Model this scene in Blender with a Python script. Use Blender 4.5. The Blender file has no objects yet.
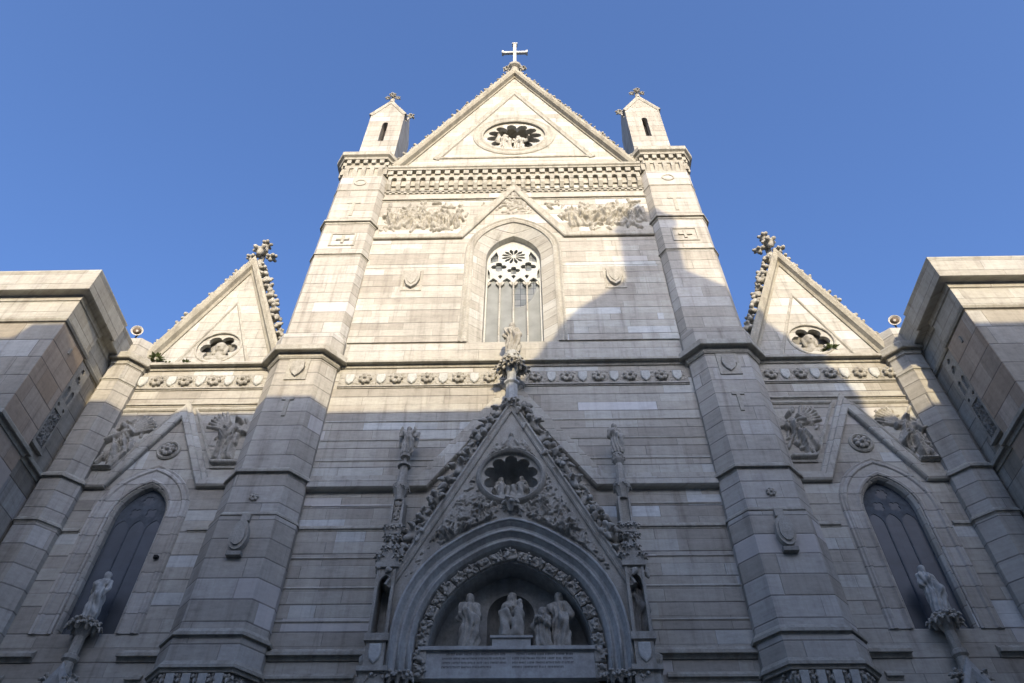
import bpy, bmesh, math, random
import numpy as np
from mathutils import Vector, Matrix
from mathutils.geometry import tessellate_polygon
R = math.radians
sc = bpy.context.scene
col = sc.collection
random.seed(7)

# ------------------------------------------------------------------ camera, sky, sun
cam_data = bpy.data.cameras.new('camera')
cam = bpy.data.objects.new('camera', cam_data)
col.objects.link(cam)
sc.camera = cam
cam_data.sensor_fit = 'HORIZONTAL'
cam_data.sensor_width = 36.0
cam_data.lens = 36.0 * 761.6 / 1024
cam_data.clip_start = 0.1
cam_data.clip_end = 4000
YAW, PITCH, ROLL = -0.02834, 0.85654, 0.00796
fw = Vector((math.sin(YAW) * math.cos(PITCH), math.cos(YAW) * math.cos(PITCH), math.sin(PITCH)))
rt0 = Vector((math.cos(YAW), -math.sin(YAW), 0))
up0 = rt0.cross(fw)
rt = rt0 * math.cos(ROLL) + up0 * math.sin(ROLL)
up = -rt0 * math.sin(ROLL) + up0 * math.cos(ROLL)
M = Matrix((rt, up, -fw)).transposed().to_4x4()
M.translation = Vector((0.487, -18.0, 1.7))
cam.matrix_world = M

SUN_EL, SUN_AZ = 15.0, 8.0
HD = 27.0
world = bpy.data.worlds.new('World')
sc.world = world
world.use_nodes = True
wn = world.node_tree.nodes
wl = world.node_tree.links
bg = wn['Background']
sky = wn.new('ShaderNodeTexSky')
sky.sky_type = 'NISHITA'
sky.sun_disc = False
sky.sun_elevation = R(SUN_EL)
sky.sun_rotation = R(180 - SUN_AZ)
sky.air_density = 0.9
sky.dust_density = 5.0
sky.ozone_density = 5.6
wb = wn.new('ShaderNodeMix'); wb.data_type = 'RGBA'; wb.blend_type = 'MULTIPLY'      # camera white balance of the sky
wb.inputs[0].default_value = 1.0; wb.inputs[7].default_value = (1.085, 1.005, 1.055, 1)
wl.new(sky.outputs[0], wb.inputs[6]); wl.new(wb.outputs[2], bg.inputs[0])
bg.inputs[1].default_value = 0.15
sd = bpy.data.lights.new('sun', 'SUN')
sd.energy = 2.05
sd.angle = R(0.5)
sd.color = (1.0, 0.825, 0.565)
so = bpy.data.objects.new('sun', sd)
col.objects.link(so)
sun_dir = Vector((math.sin(R(SUN_AZ)) * math.cos(R(SUN_EL)), -math.cos(R(SUN_AZ)) * math.cos(R(SUN_EL)), math.sin(R(SUN_EL))))
so.rotation_euler = sun_dir.to_track_quat('Z', 'Y').to_euler()
so.location = (6, -60, 60)
sc.view_settings.view_transform = 'Standard'
sc.view_settings.look = 'None'
sc.view_settings.gamma = 1.0
sc.view_settings.exposure = 1.43
sc.view_settings.use_curve_mapping = False

# ------------------------------------------------------------------ materials
class NT:
    def __init__(s, name):
        s.m = bpy.data.materials.new(name); s.m.use_nodes = True
        s.n = s.m.node_tree.nodes; s.l = s.m.node_tree.links
        s.b = s.n['Principled BSDF']
    def math(s, op, a, b=None, c=None, clamp=False):
        q = s.n.new('ShaderNodeMath'); q.operation = op; q.use_clamp = clamp
        for i, v in enumerate((a, b, c)):
            if v is None: continue
            if isinstance(v, (int, float)): q.inputs[i].default_value = v
            else: s.l.new(v, q.inputs[i])
        return q.outputs[0]
    def vec(s, x, y, z):
        q = s.n.new('ShaderNodeCombineXYZ')
        for i, v in enumerate((x, y, z)):
            if isinstance(v, (int, float)): q.inputs[i].default_value = v
            else: s.l.new(v, q.inputs[i])
        return q.outputs[0]
    def noise(s, vec, scale, detail=4, rough=0.55):
        q = s.n.new('ShaderNodeTexNoise'); q.inputs['Scale'].default_value = scale
        q.inputs['Detail'].default_value = detail; q.inputs['Roughness'].default_value = rough
        s.l.new(vec, q.inputs['Vector']); return q.outputs[0]
    def white(s, vec):
        q = s.n.new('ShaderNodeTexWhiteNoise'); s.l.new(vec, q.inputs['Vector']); return q.outputs['Value']
    def ramp(s, fac, stops):
        q = s.n.new('ShaderNodeValToRGB'); s.l.new(fac, q.inputs[0])
        e = q.color_ramp.elements
        while len(e) < len(stops): e.new(0.5)
        for el, (p, c) in zip(e, stops):
            el.position = p; el.color = (c, c, c, 1) if isinstance(c, (int, float)) else (*c, 1)
        return q.outputs[0]
    def mix(s, fac, a, b, mode='MIX'):
        q = s.n.new('ShaderNodeMix'); q.data_type = 'RGBA'; q.blend_type = mode
        for i, v in ((0, fac), (6, a), (7, b)):
            if isinstance(v, (int, float)): q.inputs[i].default_value = v
            elif isinstance(v, tuple): q.inputs[i].default_value = (*v, 1)
            else: s.l.new(v, q.inputs[i])
        return q.outputs[2]
    def pos(s):
        g = s.n.new('ShaderNodeNewGeometry'); sp = s.n.new('ShaderNodeSeparateXYZ')
        s.l.new(g.outputs['Position'], sp.inputs[0])
        return g.outputs['Position'], sp.outputs[0], sp.outputs[1], sp.outputs[2]
    def bump(s, h, strength, dist):
        q = s.n.new('ShaderNodeBump'); q.inputs['Strength'].default_value = strength
        q.inputs['Distance'].default_value = dist; s.l.new(h, q.inputs['Height'])
        s.l.new(q.outputs[0], s.b.inputs['Normal'])
    def base(s, c, rough=0.85):
        if isinstance(c, tuple): s.b.inputs['Base Color'].default_value = (*c, 1)
        else: s.l.new(c, s.b.inputs['Base Color'])
        s.b.inputs['Roughness'].default_value = rough
        s.b.inputs['Specular IOR Level'].default_value = 0.25

def ashlar(name, row, length, tones, joint=0.55, every=2.0, zoff=0.0, stain=0.5, vjoint=0.25, pair=False):
    t = NT(name)
    P, x, y, z = t.pos()
    u = t.math('ADD', x, t.math('MULTIPLY', y, 1.37))
    zz = t.math('ADD', z, zoff)
    r = t.math('FLOOR', t.math('DIVIDE', zz, row))
    ro = t.white(t.vec(r, 3.3, 1.7))
    un = t.math('ADD', t.math('DIVIDE', u, length), t.math('MULTIPLY', ro, 7.0))
    # blocks of unequal length: warp u with a slow wave per course
    un = t.math('ADD', un, t.math('MULTIPLY', t.math('SINE', t.math('ADD', t.math('MULTIPLY', un, 2.1), t.math('MULTIPLY', ro, 6.3))), 0.22))
    cb = t.math('FLOOR', un)
    v = t.white(t.vec(cb, r, 0.5))
    r2 = t.math('FLOOR', t.math('DIVIDE', zz, row * 2)); ro2 = t.white(t.vec(r2, 8.1, 4.2))
    v2 = t.white(t.vec(t.math('FLOOR', t.math('ADD', t.math('DIVIDE', u, length * 1.25), t.math('MULTIPLY', ro2, 5.0))), r2, 6.5))
    v = t.math('ADD', t.math('MULTIPLY', v, 0.5 if pair else 1.0), t.math('MULTIPLY', v2, 0.5 if pair else 0.0))
    tone = t.ramp(v, tones)
    hue = t.white(t.vec(cb, r, 9.5))
    tone = t.mix(t.math('MULTIPLY', hue, 0.30), tone, (0.335, 0.32, 0.27))
    # veining, weathering, rain streaks
    n1 = t.noise(t.vec(t.math('MULTIPLY', u, 1.0), v, t.math('MULTIPLY', z, 4.0)), 2.2, 6, 0.65)
    n2 = t.noise(t.vec(t.math('MULTIPLY', u, 3.2), t.math('MULTIPLY', y, 1.0), t.math('MULTIPLY', z, 0.28)), 1.0, 5, 0.6)
    n3 = t.noise(P, 9.0, 6, 0.7)
    f = t.math('ADD', t.math('MULTIPLY', n1, 0.5), t.math('ADD', t.math('MULTIPLY', n2, stain), t.math('MULTIPLY', n3, 0.35)))
    mul = t.ramp(f, ((0.42, 0.62), (0.64, 0.95), (0.86, 1.18)))
    c = t.mix(1.0, tone, mul, 'MULTIPLY')
    st = t.ramp(n2, ((0.30, 1.0), (0.42, 0.0)))
    c = t.mix(t.math('MULTIPLY', st, 0.34), c, (0.15, 0.125, 0.095))
    n4 = t.noise(t.vec(t.math('MULTIPLY', u, 9.0), 0.3, t.math('MULTIPLY', z, 0.5)), 1.0, 5, 0.6)
    c = t.mix(t.math('MULTIPLY', t.ramp(n4, ((0.55, 0.0), (0.72, 1.0))), 0.28), c, (0.17, 0.15, 0.12))
    n5 = t.noise(P, 0.35, 5, 0.65)
    c = t.mix(1.0, c, t.ramp(n5, ((0.3, 0.86), (0.6, 1.04))), 'MULTIPLY')
    pt = t.white(t.vec(cb, r, 31.5))      # a few blocks replaced with whiter marble
    c = t.mix(t.math('MULTIPLY', t.math('GREATER_THAN', pt, 0.965), 0.42), c, (0.54, 0.52, 0.49))
    # joints
    fz = t.math('FRACT', t.math('DIVIDE', zz, row * every))
    dz = t.math('MULTIPLY', t.math('MINIMUM', fz, t.math('SUBTRACT', 1.0, fz)), row * every)
    jh = t.math('SUBTRACT', 1.0, t.math('DIVIDE', dz, 0.030), clamp=True)
    fr = t.math('FRACT', t.math('DIVIDE', zz, row))
    dr = t.math('MULTIPLY', t.math('MINIMUM', fr, t.math('SUBTRACT', 1.0, fr)), row)
    jm = t.math('SUBTRACT', 1.0, t.math('DIVIDE', dr, 0.010), clamp=True)
    fu = t.math('FRACT', un)
    du = t.math('MULTIPLY', t.math('MINIMUM', fu, t.math('SUBTRACT', 1.0, fu)), length)
    jv = t.math('SUBTRACT', 1.0, t.math('DIVIDE', du, 0.012), clamp=True)
    jn = t.ramp(t.noise(t.vec(t.math('MULTIPLY', u, 0.5), 0.0, r), 1.6, 3), ((0.35, 0.35), (0.6, 1.0)))
    j = t.math('MULTIPLY', t.math('MULTIPLY', jh, joint), jn)
    j = t.math('MAXIMUM', j, t.math('MULTIPLY', jv, vjoint))
    j = t.math('MAXIMUM', j, t.math('MULTIPLY', jm, vjoint * 0.8))
    c = t.mix(j, c, (0.06, 0.052, 0.044))
    t.base(c, 0.8)
    h = t.math('SUBTRACT', t.math('ADD', t.math('MULTIPLY', n3, 0.25), t.math('MULTIPLY', v, 0.35)), t.math('MULTIPLY', t.math('MAXIMUM', jh, t.math('MAXIMUM', jv, jm)), 1.0))
    t.bump(h, 0.55, 0.03)
    return t.m

T_WALL = ((0.08, (0.275, 0.254, 0.207)), (0.3, (0.325, 0.303, 0.249)), (0.55, (0.370, 0.353, 0.295)), (0.75, (0.407, 0.398, 0.340)), (0.84, (0.463, 0.473, 0.430)), (0.95, (0.518, 0.542, 0.520)))
T_PIER = ((0.0, (0.305, 0.283, 0.232)), (0.3, (0.338, 0.318, 0.265)), (0.7, (0.368, 0.350, 0.298)), (1.0, (0.42, 0.41, 0.365)))
T_WING = ((0.0, (0.250, 0.219, 0.165)), (0.4, (0.305, 0.279, 0.220)), (0.8, (0.352, 0.328, 0.270)), (1.0, (0.426, 0.418, 0.370)))
m_wall = ashlar('marble_ashlar', 0.38, 1.9, T_WALL, joint=1.0, zoff=0.02, vjoint=0.28, pair=True)
m_pier = ashlar('pier_ashlar', 0.60, 2.3, T_PIER, joint=0.75, every=1.0, zoff=0.1)
m_wing = ashlar('wing_ashlar', 0.78, 1.5, T_WING, joint=0.85, every=1.0, vjoint=0.6, zoff=0.33)
T_FLANK_BOUNCE = ((0.0, (0.34, 0.265, 0.185)), (0.5, (0.40, 0.32, 0.235)), (0.85, (0.45, 0.375, 0.29)), (1.0, (0.50, 0.44, 0.36)))  # wing stone made warmer and brighter: bounced sunlight put into the colour
m_flank_bounce = ashlar('bounce_tinted_ashlar', 0.78, 1.5, T_FLANK_BOUNCE, joint=0.85, every=1.0, vjoint=0.6, zoff=0.33)
m_pale = ashlar('pale_ashlar', 0.5, 1.9, ((0.0, (0.342, 0.323, 0.265)), (0.5, (0.379, 0.363, 0.305)), (1.0, (0.435, 0.428, 0.375))), joint=0.35, every=1.0, vjoint=0.2)

def carved(name, a, b, scale=3.0, dirt=0.35, rough=0.85):
    t = NT(name)
    P, x, y, z = t.pos()
    n = t.noise(P, scale, 6, 0.65)
    n2 = t.noise(P, scale * 7, 5, 0.7)
    n3 = t.noise(t.vec(t.math('MULTIPLY', x, 4.0), y, t.math('MULTIPLY', z, 0.4)), 1.0, 4)
    c = t.ramp(n, ((0.3, a), (0.7, b)))
    c = t.mix(1.0, c, t.ramp(n2, ((0.3, 0.75), (0.7, 1.1))), 'MULTIPLY')
    c = t.mix(t.math('MULTIPLY', t.ramp(n3, ((0.34, 1.0), (0.5, 0.0))), dirt), c, (0.120, 0.109, 0.085))
    t.base(c, rough)
    t.bump(t.math('ADD', n2, t.math('MULTIPLY', n, 0.5)), 0.4, 0.02)
    return t.m
m_trim = carved('moulded_stone', (0.305, 0.284, 0.225), (0.407, 0.393, 0.330), 1.6, 0.35)
m_carve = carved('carved_stone', (0.287, 0.269, 0.220), (0.398, 0.383, 0.325), 2.6, 0.4)
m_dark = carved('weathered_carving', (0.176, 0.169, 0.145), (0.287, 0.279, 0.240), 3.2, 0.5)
m_smooth = carved('smooth_marble', (0.324, 0.323, 0.290), (0.416, 0.428, 0.395), 1.2, 0.25, 0.65)
m_niche = carved('niche_stone', (0.250, 0.249, 0.225), (0.342, 0.348, 0.315), 1.5, 0.3)
m_cope = carved('coping_stone', (0.278, 0.254, 0.190), (0.370, 0.348, 0.275), 1.5, 0.4)
m_shield = carved('white_shield', (0.407, 0.408, 0.360), (0.481, 0.488, 0.445), 2.0, 0.1)

def plain(name, c, rough=0.6, metal=0.0, nscale=6.0, var=0.2):
    t = NT(name)
    P, x, y, z = t.pos()
    n = t.noise(P, nscale, 5, 0.6)
    lo = tuple(k * (1 - var) for k in c); hi = tuple(min(1, k * (1 + var)) for k in c)
    t.base(t.ramp(n, ((0.3, lo), (0.7, hi))), rough)
    t.b.inputs['Metallic'].default_value = metal
    return t
m_void = plain('dark_interior', (0.02, 0.019, 0.018), 0.9).m
m_iron = plain('iron', (0.05, 0.045, 0.04), 0.6).m
m_leaf = plain('weed_leaf', (0.055, 0.075, 0.022), 0.7, var=0.5).m
m_lamp = plain('horn_paint', (0.50, 0.47, 0.41), 0.5).m
m_lens = plain('horn_inside', (0.15, 0.115, 0.08), 0.4).m
m_wood = plain('door_wood', (0.07, 0.045, 0.03), 0.6, nscale=12, var=0.4).m
m_sheet = plain('protective_sheet', (0.185, 0.195, 0.18), 0.55, nscale=1.8, var=0.16).m
m_plast = carved('old_plaster', (0.46, 0.41, 0.35), (0.56, 0.51, 0.44), 0.8, 0.2)
m_plast2 = carved('grey_plaster', (0.50, 0.49, 0.47), (0.60, 0.59, 0.57), 0.8, 0.2)
m_tile = carved('roof_tile', (0.20, 0.10, 0.06), (0.28, 0.15, 0.09), 2.0, 0.3)
m_asph = carved('basalt_paving', (0.045, 0.045, 0.047), (0.07, 0.07, 0.07), 1.2, 0.3)
m_walk = carved('paved_square', (0.20, 0.20, 0.195), (0.28, 0.275, 0.27), 1.0, 0.2)

def leaded(name, c0, c1, cell, lead, rough):
    t = NT(name)
    P, x, y, z = t.pos()
    ix = t.math('FLOOR', t.math('DIVIDE', x, cell)); iz = t.math('FLOOR', t.math('DIVIDE', z, cell * 1.35))
    w = t.white(t.vec(ix, iz, 2.0))
    c = t.ramp(w, ((0.0, c0), (1.0, c1)))
    n = t.noise(P, 2.0, 4)
    c = t.mix(1.0, c, t.ramp(n, ((0.3, 0.75), (0.7, 1.15))), 'MULTIPLY')
    fx = t.math('FRACT', t.math('DIVIDE', x, cell)); fz = t.math('FRACT', t.math('DIVIDE', z, cell * 1.35))
    l1 = t.math('LESS_THAN', fx, lead / cell); l2 = t.math('LESS_THAN', fz, lead / cell)
    c = t.mix(t.math('MAXIMUM', l1, l2), c, (0.03, 0.03, 0.03))
    t.base(c, rough)
    t.b.inputs['Specular IOR Level'].default_value = 0.5
    return t.m
m_lead = leaded('leaded_glass', (0.105, 0.12, 0.115), (0.17, 0.18, 0.17), 0.27, 0.022, 0.35)
m_blue = leaded('dark_window_screen', (0.042, 0.052, 0.060), (0.056, 0.066, 0.075), 0.9, 0.004, 0.5)
m_bar = plain('dark_tracery', (0.066, 0.078, 0.088), 0.8, var=0.3).m

# ------------------------------------------------------------------ object helpers
def link(name, me, mat, parent=None, smooth=False):
    o = bpy.data.objects.new(name, me)
    col.objects.link(o)
    if mat is not None and len(me.materials) == 0: me.materials.append(mat)
    if smooth: me.polygons.foreach_set('use_smooth', [True] * len(me.polygons))
    if parent is not None: o.parent = parent
    return o
def tag(o, label=None, cat=None, group=None, kind=None):
    for k, v in (('label', label), ('category', cat), ('group', group), ('kind', kind)):
        if v: o[k] = v
    return o
def empty(name, loc=(0, 0, 0)):
    o = bpy.data.objects.new(name, None); o.location = loc; col.objects.link(o); o.empty_display_size = 0.3
    return o

class MB:
    def __init__(s): s.v = []; s.f = []
    def add(s, vs, fs):
        k = len(s.v); s.v += [tuple(p) for p in vs]; s.f += [tuple(i + k for i in f) for f in fs]
        return s
    def box(s, x0, x1, y0, y1, z0, z1):
        return s.add([(x0, y0, z0), (x1, y0, z0), (x1, y1, z0), (x0, y1, z0), (x0, y0, z1), (x1, y0, z1), (x1, y1, z1), (x0, y1, z1)],
                     [(0, 1, 5, 4), (1, 2, 6, 5), (2, 3, 7, 6), (3, 0, 4, 7), (4, 5, 6, 7), (3, 2, 1, 0)])
    def plate(s, outer, holes, y0, y1):
        """polygon in x,z with holes, between depths y0 (front) and y1"""
        loops = [list(outer)] + [list(h) for h in holes]
        flat = [p for l in loops for p in l]
        tris = tessellate_polygon([[Vector((p[0], p[1], 0)) for p in l] for l in loops])
        n = len(flat)
        vs = [(p[0], y0, p[1]) for p in flat] + [(p[0], y1, p[1]) for p in flat]
        fs = [tuple(t) for t in tris] + [tuple(i + n for i in reversed(t)) for t in tris]
        k = 0
        for l in loops:
            m = len(l)
            for i in range(m):
                a, b = k + i, k + (i + 1) % m
                fs.append((a, b, b + n, a + n))
            k += m
        return s.add(vs, fs)
    def prism(s, plan, z0, z1, plan2=None):
        p2 = plan2 or plan; n = len(plan)
        vs = [(p[0], p[1], z0) for p in plan] + [(p[0], p[1], z1) for p in p2]
        fs = [(i, (i + 1) % n, (i + 1) % n + n, i + n) for i in range(n)] + [tuple(range(n - 1, -1, -1)), tuple(range(n, 2 * n))]
        return s.add(vs, fs)
    def sweep(s, path, prof, mode='xz', closed=False):
        """closed profile swept along a path. 'xz': path in x,z, profile (normal offset, y). 'xy': path in plan, profile (outward offset, z)"""
        n = len(path); k = len(prof); rings = []
        for i in range(n):
            a = path[i - 1] if (i > 0 or closed) else None
            b = path[(i + 1) % n] if (i < n - 1 or closed) else None
            p = path[i]
            def nrm(q, r):
                dx, dz = r[0] - q[0], r[1] - q[1]; L = math.hypot(dx, dz) or 1
                return (-dz / L, dx / L) if mode == 'xz' else (dz / L, -dx / L)
            if a is None: nx, nz = nrm(p, b)
            elif b is None: nx, nz = nrm(a, p)
            else:
                n1, n2 = nrm(a, p), nrm(p, b)
                sx, sz = n1[0] + n2[0], n1[1] + n2[1]
                d = sx * n1[0] + sz * n1[1]
                d = max(d, 0.35)
                nx, nz = sx / d, sz / d
            ring = []
            for o, q in prof:
                X, Z = p[0] + nx * o, p[1] + nz * o
                ring.append((X, q, Z) if mode == 'xz' else (X, Z, q))
            rings.append(ring)
        vs = [v for r_ in rings for v in r_]
        fs = []
        for i in range(n if closed else n - 1):
            i2 = (i + 1) % n
            for j in range(k):
                j2 = (j + 1) % k
                fs.append((i * k + j, i * k + j2, i2 * k + j2, i2 * k + j))
        if not closed:
            fs.append(tuple(range(k - 1, -1, -1))); fs.append(tuple((n - 1) * k + j for j in range(k)))
        return s.add(vs, fs)
    def lathe(s, prof, cx=0, cy=0, n=12, z0=0):
        vs = []; fs = []
        for r, z in prof:
            for i in range(n):
                a = 2 * math.pi * (i + .5) / n
                vs.append((cx + r * math.cos(a), cy + r * math.sin(a), z + z0))
        m = len(prof)
        for k in range(m - 1):
            for i in range(n):
                fs.append((k * n + i, k * n + (i + 1) % n, (k + 1) * n + (i + 1) % n, (k + 1) * n + i))
        fs.append(tuple(range(n - 1, -1, -1))); fs.append(tuple((m - 1) * n + i for i in range(n)))
        return s.add(vs, fs)
    def loft(s, loops, close=False):
        """list of 3-D open polylines of equal length"""
        n = len(loops[0]); vs = [p for l in loops for p in l]; fs = []
        for k in range(len(loops) - 1):
            for i in range(n - 1 if not close else n):
                i2 = (i + 1) % n
                fs.append((k * n + i, k * n + i2, (k + 1) * n + i2, (k + 1) * n + i))
        return s.add(vs, fs)
    def mirror(s):
        s.v = [(-x, y, z) for x, y, z in s.v]; return s
    def mesh(s, name):
        me = bpy.data.meshes.new(name)
        me.from_pydata(s.v, [], s.f)
        bm = bmesh.new(); bm.from_mesh(me)
        bmesh.ops.recalc_face_normals(bm, faces=bm.faces)
        bm.to_mesh(me); bm.free()
        return me
    def build(s, name, mat, parent=None, smooth=False, loc=None):
        o = link(name, s.mesh(name), mat, parent, smooth)
        if loc: o.location = loc
        return o

def arch(cx, a, zs, Rr, n=10):
    """pointed arch, left foot to right foot"""
    c = Rr - a; th = math.acos(max(-1, min(1, c / Rr)))
    L = [(cx + c - Rr * math.cos(th * i / n), zs + Rr * math.sin(th * i / n)) for i in range(n + 1)]
    return L + [(2 * cx - x, z) for x, z in reversed(L[:-1])]
def earch(a, h, zs, n=28, pt=0.05):
    o = []
    for i in range(n + 1):
        t = math.pi * i / n; x = -a * math.cos(t)
        z = zs + h * math.sin(t) + pt * h * max(0, 1 - abs(x) / (0.55 * a)) - pt * h * 0.45 * math.exp(-((abs(x) / a - 0.45) / 0.3) ** 2)
        o.append((x, z))
    return o
def circ(cx, cz, r, n=24, ph=0):
    return [(cx + r * math.cos(2 * math.pi * i / n + ph), cz + r * math.sin(2 * math.pi * i / n + ph)) for i in range(n)]
def foil(cx, cz, r, lobes, depth=0.3, n=6, ph=0):
    o = []
    N = lobes * n
    for i in range(N):
        t = 2 * math.pi * i / N + ph
        q = abs(math.cos(lobes * (t - ph) / 2)) ** 0.6
        rr = r * (1 - depth + depth * q)
        o.append((cx + rr * math.cos(t), cz + rr * math.sin(t)))
    return o
def octo(c, hw, ch, yf, cy, yb):
    return [(c - hw - ch, yb), (c - hw - ch, yf + cy), (c - hw, yf), (c + hw, yf), (c + hw + ch, yf + cy), (c + hw + ch, yb)]
def lip(z, p, h=0.2, back=0.03):
    """string-course profile, lower edge of the nose at height z, projection p"""
    return [(-back, z - 0.45 * h), (0.22 * p, z - 0.45 * h), (0.34 * p, z - 0.12 * h), (0.36 * p, z + 0.02 * h), (0.88 * p, z + 0.02 * h), (0.9 * p, z - 0.06 * h), (p, z - 0.03 * h), (p, z + 0.35 * h), (0.7 * p, z + 0.45 * h), (0.15 * p, z + 0.95 * h), (-back, z + h)]

# ------------------------------------------------------------------ sculpting: distance fields turned to meshes
def smin(a, b, k):
    h = np.clip(0.5 + 0.5 * (b - a) / k, 0, 1)
    return b * (1 - h) + a * h - k * h * (1 - h)
def surface_nets(F, org, vox):
    nx, ny, nz = F.shape
    S = F < 0
    acc = np.zeros((nx - 1, ny - 1, nz - 1, 3)); cnt = np.zeros((nx - 1, ny - 1, nz - 1))
    offs = [(i, j, k) for i in (0, 1) for j in (0, 1) for k in (0, 1)]
    def sl(o): return F[o[0]:nx - 1 + o[0], o[1]:ny - 1 + o[1], o[2]:nz - 1 + o[2]]
    for a in offs:
        for ax in range(3):
            if a[ax]: continue
            b = list(a); b[ax] = 1; b = tuple(b)
            fa, fb = sl(a), sl(b); m = (fa < 0) != (fb < 0)
            with np.errstate(divide='ignore', invalid='ignore'):
                t = np.where(m, fa / (fa - fb), 0)
            for c in range(3):
                acc[..., c] += np.where(m, a[c] + (t if c == ax else 0), 0)
            cnt += m
    act = cnt > 0
    idx = -np.ones(act.shape, int); idx[act] = np.arange(act.sum())
    ijk = np.argwhere(act)
    V = (ijk + acc[act] / cnt[act][:, None]) * vox + org
    quads = []
    for ax in range(3):
        o1, o2 = [(1, 2), (2, 0), (0, 1)][ax]
        e = np.moveaxis(S, (ax, o1, o2), (0, 1, 2)); I = np.moveaxis(idx, (ax, o1, o2), (0, 1, 2))
        m = e[:-1, 1:-1, 1:-1] != e[1:, 1:-1, 1:-1]
        q = np.argwhere(m)
        if not len(q): continue
        i, j, k = q[:, 0], q[:, 1] + 1, q[:, 2] + 1
        Q = np.stack([I[i, j - 1, k - 1], I[i, j, k - 1], I[i, j, k], I[i, j - 1, k]], 1)
        fl = e[i + 1, j, k]
        Q[fl] = Q[fl][:, ::-1]
        quads.append(Q)
    Q = np.concatenate(quads); Q = Q[(Q >= 0).all(1)]
    return V, Q
def sculpt(name, prims, vox, fold=None, k=0.03, base_cut=None):
    """prims: (ax,ay,az, bx,by,bz, ra, rb, flag) rounded cones; flag 1 takes drapery folds"""
    P = np.array([p[:6] for p in prims]); rr = np.array([max(p[6], p[7]) for p in prims])
    lo = np.minimum(P[:, :3] - rr[:, None], P[:, 3:] - rr[:, None]).min(0) - 3 * vox
    hi = np.maximum(P[:, :3] + rr[:, None], P[:, 3:] + rr[:, None]).max(0) + 3 * vox
    if base_cut is not None: lo[2] = base_cut - 2 * vox
    n = np.ceil((hi - lo) / vox).astype(int) + 1
    X, Y, Z = np.meshgrid(*[lo[i] + vox * np.arange(n[i]) for i in range(3)], indexing='ij')
    F = None; G = None
    for p in prims:
        a = np.array(p[:3]); b = np.array(p[3:6]); ab = b - a; L2 = (ab ** 2).sum() or 1e-9
        dx, dy, dz = X - a[0], Y - a[1], Z - a[2]
        t = np.clip((dx * ab[0] + dy * ab[1] + dz * ab[2]) / L2, 0, 1)
        d = np.sqrt((dx - t * ab[0]) ** 2 + (dy - t * ab[1]) ** 2 + (dz - t * ab[2]) ** 2) - (p[6] + (p[7] - p[6]) * t)
        if len(p) > 8 and p[8]: G = d if G is None else smin(G, d, k * 1.5)
        else: F = d if F is None else smin(F, d, k * 0.6)
    if G is not None:
        if fold:
            A, fn, seed = fold
            th = np.arctan2(Y, X)
            G = G + A * (np.sin(fn * th + 2.5 * np.sin(Z * 4 / (A * 40) + seed) + seed) + 0.6 * np.sin((X * 0.6 + Z) / (A * 2.6) + 3 * Y / (A * 9) + seed * 2))
        F = G if F is None else smin(F, G, k * 0.5)
    if base_cut is not None: F = np.maximum(F, base_cut - Z)
    V, Q = surface_nets(F, lo, vox)
    me = bpy.data.meshes.new(name)
    me.from_pydata(V.tolist(), [], Q.tolist())
    me.polygons.foreach_set('use_smooth', [True] * len(me.polygons))
    return me

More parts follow.
